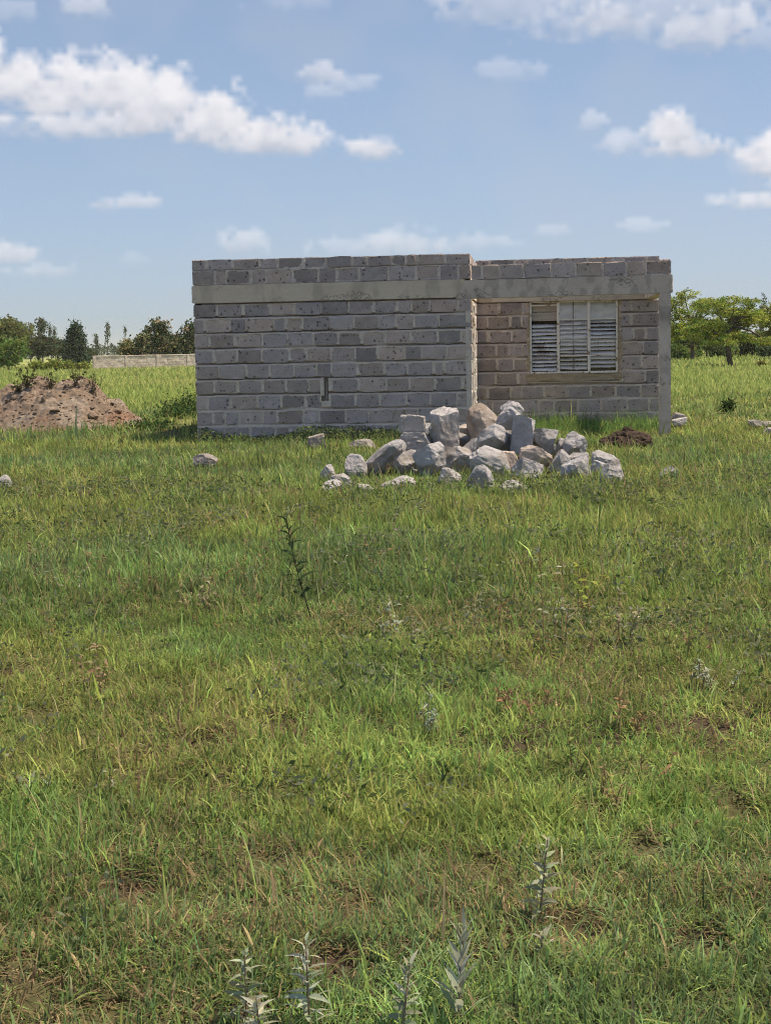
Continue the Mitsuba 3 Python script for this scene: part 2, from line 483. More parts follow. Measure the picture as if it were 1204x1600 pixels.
    loc = np.stack([U, Dp, Z], -1).reshape(-1, 3)
    part(house, 'mortar', hmesh((at(loc), f)), 'mortar', True)


W1, W2, DEEP, BACK = 4.33, 7.385, 2.8, 6.2
lower = [(LINES[k] + (.0 if k else -.12), LINES[k + 1] - (JOINT if k < 8 else .03)) for k in range(9)]
front_at = lambda l: np.stack([l[:, 0], l[:, 1], l[:, 2]], -1)
UC = [.25, .5, 1, 1, 1, 1, 1, 1, .9]
wall(front_at, W1, lower, RH, holes=[(1.985, 2.105, .62, .98)], undercut=UC)
up_courses = [(2.462, 2.668), (2.692, 2.845)]
wall(front_at, W1, up_courses, RH, undercut=[.35], brown=.18)
# recess: rear wall (with the window) and the return wall of the left block
win = (.885, 2.43, .93, 2.178)                                # u0, u1 (from W1), z0, z1
rec_at = lambda l: np.stack([l[:, 0] + W1, l[:, 1] + DEEP, l[:, 2]], -1)
wall(rec_at, W2 - W1 + .05, lower, RH, holes=[(win[0], win[1], win[2] - .14, win[3] + .1)], undercut=UC)
wall(rec_at, W2 - W1 + .05, [(2.462, 2.668), (2.692, 2.89)], RH, undercut=[.3])
ret_at = lambda l: np.stack([W1 - l[:, 1], l[:, 0] + .10, l[:, 2]], -1)
wall(ret_at, DEEP - .10, lower, RH, holes=[(.42, 1.42, -.2, 2.13)], undercut=UC, brown=.1, as_parts=False, name='return_blocks')
wall(ret_at, DEEP - .10, up_courses, RH, undercut=[.3], brown=.15, as_parts=False, name='return_blocks')
# one course on the beam over the open front
beam_at = lambda l: np.stack([l[:, 0] + W1 + .03, l[:, 1] + .01, l[:, 2]], -1)
wall(beam_at, W2 - W1 - .03, [(2.452, 2.665)], RH, brown=.35)
# the side and rear walls: block courses too, joined
left_at = lambda l: np.stack([0 + l[:, 1], BACK - l[:, 0], l[:, 2]], -1)
right_at = lambda l: np.stack([W2 - l[:, 1], l[:, 0] + DEEP + .1, l[:, 2]], -1)
wall(left_at, BACK - .10, lower + up_courses, RH, as_parts=False, undercut=UC + [.3, .3], name='side_blocks', mortar_step=(.1, .02))
wall(right_at, BACK - DEEP - .1, lower + up_courses, RH, as_parts=False, undercut=UC + [.3, .3], name='side_blocks', mortar_step=(.1, .02))
cores = [box((.105, .105, -.15), (1.96, .21, 2.83)), box((2.13, .105, -.15), (W1 - .105, .21, 2.83)), box((1.96, .125, -.15), (2.13, .21, 2.83)), box((1.96, .105, .99), (2.13, .124, 2.83)), box((1.96, .105, -.15), (2.13, .124, .61)),
         box((.105, .212, -.15), (.21, BACK, 2.83)), box((.212, BACK - .2, -.15), (W2 - .105, BACK - .01, 2.83)),
         box((W2 - .21, DEEP + .26, -.15), (W2 - .105, BACK - .202, 2.83)),
         box((W1 - .21, .212, -.15), (W1 - .105, .50, 2.83)), box((W1 - .21, 1.54, -.15), (W1 - .105, BACK - .22, 2.83)), box((W1 - .21, .502, 2.15), (W1 - .105, 1.538, 2.83)),
         box((W1 - .04, DEEP + .105, -.15), (W1 + win[0], DEEP + .22, 2.83)), box((W1 + win[1], DEEP + .105, -.15), (W2 + .03, DEEP + .22, 2.83)),
         box((W1 + win[0] + .002, DEEP + .105, -.15), (W1 + win[1] - .002, DEEP + .22, win[2] - .03)), box((W1 + win[0] + .002, DEEP + .105, win[3]), (W1 + win[1] - .002, DEEP + .22, 2.83)),
         box((W1 + .035, .09, 2.452), (W2 - .02, .2, 2.65))]
part(house, 'wall_core', hmesh(join(cores)), 'mortar')
part(house, 'roof_slab', hmesh(join([box((.22, .22, 2.2), (W1 - .22, BACK - .22, 2.33)), box((W1 - .2, DEEP + .24, 2.2), (W2 - .22, BACK - .22, 2.33))])), 'concrete')


def slab(lo, hi, seed, amp=.006, step=.09):
    """a poured beam: a box with a subdivided, slightly uneven face"""
    lo, hi = np.array(lo, float), np.array(hi, float)
    b = trimesh.creation.box(extents=hi - lo)
    b = trimesh.Trimesh(*trimesh.remesh.subdivide_to_size(b.vertices, b.faces, step), process=True)
    v = np.array(b.vertices)
    edge = (np.abs(np.abs(v) - (hi - lo) / 2) < 1e-5).sum(1)
    v = v + (meshkit.fbm((v + seed) * np.array([2.0, 6, 7]), 3, seed)[:, None] - .5) * amp * np.sign(v + 1e-9) * np.array([.2, 1, 1])
    v = np.where((edge >= 2)[:, None], v - np.sign(v) * (.004 + .010 * meshkit.noise(v * 17, seed)[:, None]) * (np.abs(np.abs(v) - (hi - lo) / 2) < .02), v)
    return v + (lo + hi) / 2, np.array(b.faces)


bv, bf = slab((-.026, -.026, 2.176), (4.20, .20, 2.456), 5)
bv[:, 0] += np.where(bv[:, 0] > 4.1, (bv[:, 2] - 2.32) * .55, 0)
part(house, 'ring_beam', hmesh((bv, bf)), 'concrete', 30, label='pale concrete ring beam above the left wall')
part(house, 'ring_beam', hmesh(slab((-.02, .205, 2.178), (.2, BACK, 2.455), 6)), 'concrete', 30)
part(house, 'ring_beam', hmesh(slab((W1 - .2, .215, 2.178), (W1 + .012, DEEP - .02, 2.455), 9)), 'concrete', 30)
bv, bf = slab((4.10, -.012, 2.165), (W2 + .03, .19, 2.446), 7, .012)
bv[:, 2] += np.where(bv[:, 2] < 2.3, .0, .0) + (bv[:, 0] - 5.7) * .006
part(house, 'porch_beam', hmesh((bv, bf)), 'column_concrete', 30, label='grey concrete beam over the open recess')
part(house, 'lintel_beam', hmesh(slab((W1 + .015, DEEP - .03, 2.168), (W2 - .01, DEEP + .2, 2.458), 8)), 'concrete', 30, label='thin strip of rear beam above the window')
part(house, 'side_beam', hmesh(slab((W2 - .2, .195, 2.165), (W2 - .0, DEEP - .035, 2.45), 12)), 'column_concrete', 30)
sb_at = lambda l: np.stack([W2 - .01 - l[:, 1], l[:, 0] + .1, l[:, 2]], -1)
wall(sb_at, DEEP - .1, [(2.454, 2.690)], RH, as_parts=False, name='side_blocks')
cv, cf = slab((W2 - .175, -.014, -.2), (W2 - .005, .18, 2.19), 10, .012, .06)
part(house, 'column', hmesh((cv, cf)), 'column_concrete', 30, label='square concrete column at the open corner')
# rough vertical mortar strip where the left wall ends
sv, sf = slab((W1 - .075, -.006, -.1), (W1 + .004, .10, 2.172), 15, .03, .03)
part(house, 'corner_mortar', hmesh((sv, sf)), 'mortar', 30)
# slot with a broken block end standing in it
part(house, 'slot_block', hmesh(box((1.975, -.028, .70), (2.030, .09, .985), .008)), 'mortar')
part(house, 'slot_board', hmesh(box((2.052, .05, .60), (2.085, .1, .93), .006)), 'old_board')
# the window
wu0, wu1, wz0, wz1 = W1 + win[0] + .02, W1 + win[1] - .02, win[2], win[3] - .012
wv = DEEP + .02
window = house + '__window'
labels[window] = {'label': 'three-light steel window with cream frame, blocked by corrugated iron sheet'}
fr, t = [], .036
fr += [box((wu0, wv, wz0), (wu0 + t, wv + .04, wz1), .004), box((wu1 - t, wv, wz0), (wu1, wv + .04, wz1), .004),
       box((wu0 + t, wv + .002, wz0), (wu1 - t, wv + .038, wz0 + t), .004), box((wu0 + t, wv + .002, wz1 - .02), (wu1 - t, wv + .038, wz1), .004)]
scene[window] = mikit.ply(hmesh(join(fr)), 'old_paint')
WW = wu1 - wu0; m1, m2 = wu0 + WW * .325, wu0 + WW * .672


def wpart(name, m, b, smooth=False): part(window, name, hmesh(m), b, smooth)


for c in (m1, m2): wpart('mullion', box((c - .024, wv - .004, wz0 + t), (c + .024, wv + .04, wz1 - .021), .005), 'old_paint')
H = wz1 - wz0
for lo, hi in ((m1 + .025, m2 - .025), (m2 + .025, wu1 - t - .001)):
    for fz in (.245, .49, .745): wpart('glazing_bar', box((lo, wv + .004, wz0 + H * fz - .011), (hi, wv + .034, wz0 + H * fz + .011), .003), 'old_paint')
wpart('glazing_bar', box((wu0 + t + .001, wv + .004, wz1 - .075), (m1 - .025, wv + .034, wz1 - .055), .003), 'old_paint')
wpart('middle_bar', box(((m1 + m2) / 2 - .007, wv + .036, wz0 + t), ((m1 + m2) / 2 + .007, wv + .05, wz1 - .02), .002), 'bark')
for lo, hi, cuts in ((wu0 + t, m1 - .024, (0, 1)), (m1 + .024, m2 - .024, (0, .245, .49, .745, 1)), (m2 + .024, wu1 - t, (0, .245, .49, .745, 1))):
    for a, b in zip(cuts[:-1], cuts[1:]):
        za, zb = wz0 + H * a + .013, wz0 + H * b - .013
        v = np.array([[lo, wv + .019, za], [hi, wv + .019, za], [hi, wv + .019, zb], [lo, wv + .019, zb]])
        if a == .49 and lo > m2: continue
        if len(cuts) > 2: wpart('pane', (v, np.array([[0, 1, 2], [0, 2, 3]])), 'window_glass')
# corrugated sheets behind
RW = np.random.default_rng(5)


def corrugated(u0, u1, z0, z1, pitch, amp, v0, seed, tilt=0.0):
    us = np.linspace(u0, u1, 14); zs = np.arange(z0, z1, .006)
    U, Z = np.meshgrid(us, zs, indexing='ij')
    n = meshkit.fbm(np.stack([U * 3, Z * 4, U * 0], -1), 3, seed) - .5
    V = v0 + amp * np.sin((Z + tilt * (U - u0) + .008 * n) * 2 * np.pi / pitch) + .015 * n
    idx = np.arange(U.size).reshape(U.shape)
    q = np.stack([idx[:-1, :-1], idx[1:, :-1], idx[1:, 1:], idx[:-1, 1:]], -1).reshape(-1, 4)
    return np.stack([U, V, Z], -1).reshape(-1, 3), np.vstack([q[:, [0, 1, 2]], q[:, [0, 2, 3]]])


def slat(u0, u1, z0, h, v0, seed):
    """one bent strip of galvanised iron: a shallow arc that leans back at the top"""
    us = np.linspace(u0, u1, 9); a = np.linspace(0, 1, 6)
    U, A = np.meshgrid(us, a, indexing='ij')
    n = meshkit.fbm(np.stack([U * 5, A * .6, U * 0 + seed], -1), 3, seed) - .5
    Z = z0 + h * A + .016 * n + .012 * (U - u0) * math.sin(seed)
    V = v0 + .042 * A ** 1.6 - .012 * np.sin(A * 3.1416) + .02 * n
    top = np.stack([U, V, Z], -1).reshape(-1, 3); m = len(top)
    idx = np.arange(m).reshape(U.shape)
    q = np.stack([idx[:-1, :-1], idx[1:, :-1], idx[1:, 1:], idx[:-1, 1:]], -1).reshape(-1, 4)
    f = np.vstack([q[:, [0, 1, 2]], q[:, [0, 2, 3]]])
    return np.vstack([top, top + [0, .004, 0]]), np.vstack([f, f[:, ::-1] + m])


for li, (lo, hi, top) in enumerate(((wu0 + .04, m1 - .026, wz1 - .34), (m1 + .028, m2 - .028, wz1 - .30), (m2 + .026, wu1 - .04, wz1 - .30))):
    z, k = wz0 + .05 + .02 * li, 0
    while z < top - .05:
        hgt_ = RW.uniform(.044, .062)
        wpart('iron_slat', slat(lo, hi, z, hgt_, wv + .062 + RW.normal(0, .005), 17 * li + k), 'zinc_sheet', True)
        z += hgt_ + RW.uniform(.006, .024); k += 1
wpart('board', box((wu0 + .03, wv + .09, wz1 - .33), (m1, wv + .11, wz1 - .18), .004), 'old_board')
wpart('board', box((wu0 + .03, wv + .08, wz1 - .175), (m1, wv + .105, wz1 - .022), .004), 'old_board')
wpart('dusty_sheet', box((m1 + .01, wv + .075, wz1 - .31), ((m1 + m2) / 2 - .012, wv + .08, wz1 - .01)), 'dusty_sheet')
wpart('dusty_sheet', box(((m1 + m2) / 2 + .004, wv + .085, wz1 - .31), (m2, wv + .09, wz1 - .02)), 'dusty_sheet')
wpart('dusty_sheet', box((m2 + .02, wv + .075, wz1 - .31), (wu1 - .03, wv + .08, wz1 - .02)), 'dusty_sheet')
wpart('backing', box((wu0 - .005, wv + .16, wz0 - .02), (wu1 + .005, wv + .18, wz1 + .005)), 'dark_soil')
sv, sf = slab((W1 + win[0] - .05, DEEP - .012, win[2] - .125), (W1 + win[1] + .05, DEEP + .1, win[2] - .003), 21, .085, .022)
part(house, 'window_sill', hmesh((sv, sf)), 'rough_plaster', 40, label='ragged mud-coloured mortar sill under the window')
for a, b, sd in ((W1 + win[1] - .018, W1 + win[1] + .05, 22), (W1 + win[0] - .03, W1 + win[0] + .018, 23)):
    sv, sf = slab((a, DEEP - .004, win[2] - .02), (b, DEEP + .1, win[3] - .015), sd, .03, .03)
    part(house, 'window_reveal', hmesh((sv, sf)), 'rough_plaster', 40)
# steel door in the return wall, seen edge-on
door = house + '__door'
labels[door] = {'label': 'rusty steel door in the side of the recess, seen edge-on'}
scene[door] = mikit.ply(hmesh(box((W1 - .05, .56, .03), (W1 - .02, 1.48, 2.07), .004)), 'old_paint')
frp = [box((W1 - .07, .515, 0), (W1 + .022, .56, 2.12), .004), box((W1 - .07, 1.48, 0), (W1 + .022, 1.525, 2.12), .004), box((W1 - .07, .561, 2.07), (W1 + .022, 1.479, 2.12), .004)]
part(door, 'frame', hmesh(join(frp)), 'old_paint')
for z in (.35, .62, 1.25, 1.55, 1.8): part(door, 'hinge', hmesh(box((W1 + .0225, .50, z), (W1 + .05, .57, z + .1), .006)), 'old_paint')
part(door, 'bolt', hmesh(tube([(W1 + .03, .9, 1.05), (W1 + .03, 1.3, 1.05)], .012)), 'old_paint')
part(door, 'handle', hmesh(tube([(W1 - .02, .7, 1.0), (W1 + .05, .7, 1.0), (W1 + .05, .7, 1.18), (W1 - .02, .7, 1.18)], .009)), 'old_paint')
for q in (1.0, 1.24): part(door, 'panel_rib', hmesh(box((W1 - .02, q, .1), (W1 - .008, q + .03, 2.0), .002)), 'old_paint')

# ------------------------------------------------------------------ ground
gx = np.concatenate([-np.geomspace(2400, 14, 26)[:-1], np.linspace(-14, 14, 401), np.geomspace(14, 2400, 26)[1:]])
gy = np.concatenate([-np.geomspace(2400, 3, 20)[:-1], np.linspace(-3, 32, 501), np.geomspace(32, 2600, 40)[1:]])
X, Y = np.meshgrid(gx, gy, indexing='ij')
Zg = gz(X.ravel(), Y.ravel()).reshape(X.shape)
idx = np.arange(X.size).reshape(X.shape)
q = np.stack([idx[:-1, :-1], idx[1:, :-1], idx[1:, 1:], idx[:-1, 1:]], -1).reshape(-1, 4)
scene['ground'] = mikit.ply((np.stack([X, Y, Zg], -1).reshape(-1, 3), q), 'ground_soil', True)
labels['ground'] = {'label': 'flat grassy ground of the plain', 'category': 'ground', 'kind': 'structure'}

# ------------------------------------------------------------------ stones
def rock(size, seed, cuts=11, sub=3, rough=.06, blocky=0.0):
    rng = np.random.default_rng(seed)
    s = trimesh.creation.icosphere(subdivisions=sub)
    v = np.array(s.vertices)
    nrm = rng.normal(size=(cuts, 3)); nrm /= np.linalg.norm(nrm, axis=1, keepdims=True)
    off = rng.uniform(.58, .86, cuts)
    if blocky:
        ax = np.vstack([np.eye(3), -np.eye(3)]) + rng.normal(0, .12, (6, 3)); ax /= np.linalg.norm(ax, axis=1, keepdims=True)
        nrm = np.vstack([ax, nrm[:4]]); off = np.concatenate([np.full(6, .62), off[:4] + .1])
    for _ in range(2):
        for n, o in zip(nrm, off):
            over = v @ n - o
            v = v - np.maximum(over, 0)[:, None] * n * .95
    v = v / np.abs(v).max(0)
    v = v * (1 + rough * 2 * (meshkit.fbm(v * 1.6 + seed, 3, seed) - .5)[:, None])
    v = v * (1 + rough * 1.0 * (meshkit.fbm(v * 9.0 + seed, 2, seed + 9) - .5)[:, None])
    v = v * (1 + rough * 1.3 * (meshkit.fbm(v * 5.0 + seed, 2, seed + 4) - .5)[:, None])
    return v * np.asarray(size) / 2, np.array(s.faces)


def rotm(rx, ry, rz):
    return trimesh.transformations.euler_matrix(rx, ry, rz)[:3, :3]


STONES = [  # left, top, right, bottom pixel in the photograph, distance or None (stands on the ground), tilt, blocky, tone, brown, label
    (625, 648, 663, 676, 17.7, 4, 1, .55, .25, 'squarish grey stone perched on top of another at the left of the heap'),
    (622, 675, 675, 704, 17.6, -3, 1, .5, .1, 'grey slab-like stone directly under the squarish perched one'),
    (676, 642, 717, 706, 17.7, 3, .6, .62, .15, 'tall upright pale stone with a rounded top, left of the middle of the heap'),
    (568, 688, 628, 734, 17.2, 38, .3, .6, .05, 'long grey stone sloping down to the left edge of the heap'),
    (538, 711, 572, 745, None, 0, 0, .5, .1, 'lumpy grey boulder at the foot of the long sloping stone'),
    (610, 698, 657, 730, 17.2, 0, .3, .5, .1, 'grey stone in the shade below the slab-like one'),
    (624, 718, 652, 740, None, 0, 0, .58, .1, 'low rounded grey stone in front of the shaded one'),
    (645, 692, 700, 748, 16.9, -12, 0, .62, .1, 'pointed pyramid-shaped pale stone at the front of the heap'),
    (683, 731, 719, 753, None, -10, 0, .62, .1, 'low flattish stone at the right foot of the pyramid-shaped one'),
    (686, 699, 748, 728, 17.4, -5, .3, .5, .15, 'wide grey stone supporting the tall upright one'),
    (714, 677, 735, 700, 18.0, 10, 0, .32, .2, 'small dark stone right of the tall upright one'),
    (712, 660, 738, 680, 18.5, 0, 0, .6, .75, 'small pinkish stone at the back between the two peaks of the heap'),
    (500, 720, 525, 748, None, 0, 0, .5, .2, 'small round stone half sunk in grass, left of the lumpy boulder'),
    (514, 740, 546, 757, None, 5, 0, .5, .2, 'low grey stone in grass below the lumpy boulder'),
    (502, 751, 539, 766, None, 0, 0, .62, .1, 'pale flat stone in the grass at the lower left tip of the heap'),
    (557, 756, 583, 770, None, 0, 0, .5, .2, 'small stone almost hidden in grass in front of the heap, left part'),
    (594, 745, 652, 762, None, 0, 0, .55, .2, 'long low stone lying in the grass in front of the pyramid-shaped one'),
    (728, 634, 781, 694, 17.9, 42, .2, .42, .75, 'big brownish boulder leaning at the top of the right peak'),
    (783, 627, 816, 650, 18.2, -20, .2, .62, .1, 'grey stone at the very top of the heap'),
    (775, 638, 817, 674, 17.9, 0, .5, .6, .0, 'blue-grey block-like stone just under the topmost one'),
    (798, 650, 834, 708, 17.5, -8, .8, .64, .05, 'tall pale slab leaning on the right peak'),
    (748, 666, 794, 708, 17.4, 28, .4, .55, .05, 'grey stone tilted under the blue-grey block-like one'),
    (782, 682, 806, 713, 17.6, 0, .2, .45, .2, 'dark stone in the hollow left of the tall leaning slab'),
    (736, 700, 802, 752, 16.8, -28, .3, .58, .1, 'largest grey boulder low at the front middle of the heap'),
    (731, 726, 774, 765, None, 0, .3, .52, .1, 'grey boulder in the grass at the front, left of the largest one'),
    (783, 703, 811, 730, 16.9, 15, .5, .6, .95, 'small pink stone at the front middle of the heap'),
    (808, 695, 860, 733, 17.0, -14, .2, .55, .8, 'tan rounded boulder below the tall leaning slab'),
    (803, 713, 845, 745, None, -18, .3, .58, .05, 'grey stone under the tan boulder'),
    (857, 705, 889, 738, None, 0, .1, .58, .05, 'rounded grey stone right of the tan boulder'),
    (830, 665, 872, 707, 17.6, -22, .2, .5, .1, 'grey boulder right of the tall leaning slab'),
    (866, 682, 888, 708, 17.6, 0, 0, .48, .2, 'small grey stone wedged between two boulders on the right slope'),
    (880, 678, 917, 719, 17.5, -15, .1, .55, .1, 'rounded pale boulder high on the right slope of the heap'),
    (886, 704, 917, 727, 17.1, 0, .1, .5, .15, 'rounded stone below the pale boulder of the right slope'),
    (878, 717, 927, 747, None, 8, .2, .62, .05, 'pale broken stone at the right foot of the heap'),
    (920, 716, 945, 742, None, 0, .2, .62, .05, 'small pale stone left of the rightmost boulder'),
    (923, 703, 964, 728, 17.0, -10, .1, .55, .1, 'grey stone on top of the right tip of the heap'),
    (938, 718, 972, 751, None, -20, .1, .58, .05, 'rightmost boulder of the heap'),
    (783, 749, 822, 764, None, 0, 0, .6, .15, 'pale flat stone in the grass in front of the middle of the heap'),
    (482, 680, 508, 701, 22.3, 12, 1, .25, .6, 'tan stone block end standing in the weeds at the foot of the left wall'),
    (546, 687, 590, 709, 22.0, 0, .3, .22, .55, 'tan stone lying at the foot of the wall left of the heap'),
    (303, 710, 339, 728, None, 0, .2, .12, .5, 'flat grey stone in the grass below the left end of the wall'),
    (1028, 729, 1064, 747, None, 0, .2, .12, .3, 'flat stone in the grass in front of the column'),
    (-8, 744, 18, 764, None, 0, .2, .2, .1, 'pale stone in the grass at the left edge of the photo'),
    (1049, 645, 1068, 661, 25.4, -15, .8, .2, .4, 'upper grey stone behind the foot of the column'),
    (1051, 654, 1073, 666, 25.0, 10, 1, .85, .2, 'pale slab lying behind the foot of the column'),
    (1166, 655, 1188, 670, None, -10, .2, .25, .4, 'dark rough stone at the right edge of the field'),
    (1186, 657, 1210, 668, None, 5, .2, .3, .4, 'dark flat stone touching the right border of the photo'),
    (1192, 668, 1212, 680, None, 0, .2, .5, .3, 'grey stone just below the dark flat one at the right border'),
]
for i, (x0, y0, x1, y1, D, tilt, blk, tone, br, lab) in enumerate(STONES):
    cx, cy = (x0 + x1) / 2, (y0 + y1) / 2
    if D is None:
        g = G(cx, y1 + 3); D = g[1] + .12
    c = P(cx, cy, D)
    w, h = (x1 - x0) * D / F, (y1 - y0) * D / F
    th = math.radians(tilt)
    ca, sa = abs(math.cos(th)), abs(math.sin(th))
    den = ca * ca - sa * sa
    if abs(tilt) > 1 and den > .2:                      # size before the tilt so that the tilted outline fills its box
        a, b = (w * w * ca * ca - h * h * sa * sa) / den, (h * h * ca * ca - w * w * sa * sa) / den
        w, h = max(max(a, 0) ** .5, .6 * w), max(max(b, 0) ** .5, .5 * h)
    if y1 >= 728 and h < .26: h2 = h * 1.5; c[2] -= (h2 - h) / 2; h = h2
    dep = np.clip((w + h) / 2 * (1.1 + .15 * math.sin(i * 5.1)), .16, .55)
    v, f = rock((w * 1.12, dep * 1.1, h * 1.12), 100 + i * 7, cuts=14, blocky=blk > .5, rough=.075)
    v = v @ rotm(.15 * math.sin(i * 3.3), -th, .0).T
    v = v + c
    name = 'boulder' if max(w, h) > .3 else 'stone'
    heap = i < 38
    single(name, (v, f), 'rock', lab, 'stone', 'stones of the heap in front of the house' if heap else None, smooth=False, uv=np.tile([tone, br], (len(v), 1)))

RF = np.random.default_rng(91)
for k in range(16):                                   # small stones in the gaps of the heap
    px = RF.uniform(585, 930); top = np.interp(px, [560, 620, 700, 760, 830, 900, 940], [722, 700, 690, 672, 682, 702, 724])
    py = RF.uniform(top + 6, 738); D = 18.25 - (py - 680) / 60 * 1.0 + RF.uniform(-.1, .25)
    c = P(px, py, D); s_ = RF.uniform(.14, .27)
    v, f = rock(s_ * RF.uniform(.75, 1.25, 3), 900 + k, cuts=13, rough=.075)
    single('stone', (v @ rotm(*RF.uniform(0, 3, 3)).T + c, f), 'rock', 'small grey stone wedged in a gap between the larger stones of the heap', 'stone', 'small stones in the gaps of the heap', uv=np.tile([RF.uniform(.3, .6), RF.uniform(0, .3)], (len(v), 1)))

for k in range(18):                                   # the core that carries the upper stones
    px = RF.uniform(615, 890); D = RF.uniform(17.6, 18.9)
    top = .30 if not 640 < px < 850 else .48
    c = P(px, 700, D); s_ = RF.uniform(.28, .42); c[2] = RF.uniform(.08, top - s_ * .25)
    v, f = rock(s_ * RF.uniform(.8, 1.2, 3), 960 + k, cuts=13, rough=.075)
    single('stone', (v @ rotm(*RF.uniform(0, 3, 3)).T + c, f), 'rock', 'grey stone in the core of the heap, hidden by those in front', 'stone', 'hidden stones in the core of the heap', uv=np.tile([RF.uniform(.3, .5), RF.uniform(0, .3)], (len(v), 1)))

# ------------------------------------------------------------------ earth mound on the left
MC = P(92, 640, 30.5)[:2]


def mound_h(x, y):
    dx, dy = (x - MC[0]) / 2.15, (y - MC[1]) / 1.75
    r = np.sqrt(np.where(dx > 0, dx * 1.22, dx * .75) ** 2 + dy ** 2)
    p = np.stack([x, y, np.zeros_like(x)], -1)
    h = 1.18 * np.clip(1 - r, 0, 1) ** .92 * (1 - .12 * np.clip(1 - r * 2.2, 0, 1))
    n = meshkit.fbm(p * 1.9, 4, 31) - .5; n2 = meshkit.fbm(p * 5.5, 3, 32) - .5
    return h * (1 + .5 * n) + (.17 * n2 + .14 * n) * np.clip((1.05 - r) * 4, 0, 1) - .25 * np.clip(r - .9, 0, 1)


xs = np.linspace(MC[0] - 3.6, MC[0] + 2.6, 260); ys = np.linspace(MC[1] - 2.1, MC[1] + 2.1, 190)
X, Y = np.meshgrid(xs, ys, indexing='ij')
idx = np.arange(X.size).reshape(X.shape)
q = np.stack([idx[:-1, :-1], idx[1:, :-1], idx[1:, 1:], idx[:-1, 1:]], -1).reshape(-1, 4)
mound = thing('earth_mound', 'heap of reddish grey rubble and earth with weeds on top, left of the house', 'earth mound')
part(mound, 'earth', (np.stack([X, Y, mound_h(X, Y) + gz(X.ravel(), Y.ravel()).reshape(X.shape) - .02], -1).reshape(-1, 3), q), 'mound_earth', False)
RM = np.random.default_rng(77)
small, n = [], 0
while n < 40 or len(small) < 260:
    x, y = RM.uniform(MC[0] - 2.6, MC[0] + 2.2), RM.uniform(MC[1] - 1.8, MC[1] + .8)
    h = float(mound_h(np.array(x), np.array(y)))
    if h < .06: continue
    big = n < 40 and RM.random() < .06
    s = RM.uniform(.10, .2) if big else RM.uniform(.02, .07)
    v, f = rock(s * RM.uniform(.5, 1.2, 3), int(RM.integers(1e6)), cuts=7, sub=1, rough=.12)
    v = (v @ rotm(*RM.uniform(0, 3, 3)).T) * ([1, 1, .8] if big else [1.2, 1.2, .45]) + [x, y, h + float(gz(x, y)) - (0 if big else .012)]
    if big: part(mound, 'clod', (v, f), 'mound_earth' if RM.random() < .75 else 'dark_soil'); n += 1
    else: small.append((v, f))
part(mound, 'rubble', join(small), 'mound_earth', kind='stuff')
# dug soil beside the column
c = G(985, 702); c[1] += .35
soil = []
RS = np.random.default_rng(4)
for _ in range(130):
    a, r = RS.uniform(0, 6.28), RS.uniform(0, 1) ** .6
    x, y = c[0] + .36 * r * math.cos(a), c[1] + .3 * r * math.sin(a)
    z = .22 * (1 - r) + float(gz(x, y)) + .03
    s = RS.uniform(.04, .13)
    v, f = rock(s * RS.uniform(.6, 1.3, 3), int(RS.integers(1e6)), cuts=7, sub=1, rough=.12)
    soil.append((v @ rotm(*RS.uniform(0, 3, 3)).T + [x, y, z], f))
v, f = rock((.75, .62, .42), 5, cuts=5, sub=3, rough=.2); soil.append((v + [c[0], c[1], .03], f))
single('soil_heap', join(soil), 'dark_soil', 'small heap of dark dug soil at the foot of the column', 'soil heap')
c2 = G(1110, 640)

# ------------------------------------------------------------------ boundary wall far left
a0, a1 = G(146, 578), P(400, 572, 135)
a1 = np.array([a1[0], a0[1] + 9.0, 0]); hh = a0[1] / F * 24.5
L = np.linalg.norm((a1 - a0)[:2]); ud = (a1 - a0) / L; ud[2] = 0
nd = np.array([-ud[1], ud[0], 0])
bw = thing('boundary_wall', 'low pale stone boundary wall far behind the mound', 'wall')
RB = np.random.default_rng(3)
blk = []
rows = int(hh / .22)
for r in range(rows):
    u = -.2 * (r % 2)
    while u < L:
        w = RB.uniform(.36, .46)
        b = box((max(u, 0), RB.normal(0, .012), r * .22 + .01 - .1), (min(u + w - .03, L), .2, r * .22 + .20 - .1), .012)
        blk.append(b); u += w
V, Fc = join(blk); part(bw, 'stone_courses', (a0 + V[:, :1] * ud + V[:, 1:2] * nd + V[:, 2:] * [0, 0, 1], Fc), 'fence_stone', kind='stuff')
V, Fc = join([box((0, .03, -.3), (L, .18, rows * .22 - .12)), box((-.03, -.05, rows * .22 - .118), (L, .25, rows * .22 - .02), .02)])
part(bw, 'coping', (a0 + V[:, :1] * ud + V[:, 1:2] * nd + V[:, 2:] * [0, 0, 1], Fc), 'fence_stone')
for u in np.arange(0, L, 3.1):
    V, Fc = box((u, -.05, -.3), (u + .25, -.004, rows * .22 - .12), .01)
    part(bw, 'pier', (a0 + V[:, :1] * ud + V[:, 1:2] * nd + V[:, 2:] * [0, 0, 1], Fc), 'fence_stone')

# ------------------------------------------------------------------ trees and bushes
def leaves(centers, sizes, rng, cols, aspect=.5, flat=0.0):
    """one quad per leaf (clump of leaves), turned at random; flat > 0 turns them towards the horizontal"""
    n = len(centers)
    a = rng.normal(size=(n, 3)); a[:, 2] *= (1 - flat); a /= np.linalg.norm(a, axis=1, keepdims=True)
    b = rng.normal(size=(n, 3)); b[:, 2] *= (1 - flat)
    b -= (a * b).sum(1, keepdims=True) * a; b /= np.linalg.norm(b, axis=1, keepdims=True)
    s = sizes[:, None]
    v = np.stack([centers - a * s, centers + b * s * aspect, centers + a * s, centers - b * s * aspect], 1).reshape(-1, 3)
    k = np.arange(n)[:, None] * 4
    f = np.vstack([k + [0, 1, 2], k + [0, 2, 3]])
    return v, f, np.repeat(cols, 4, 0)


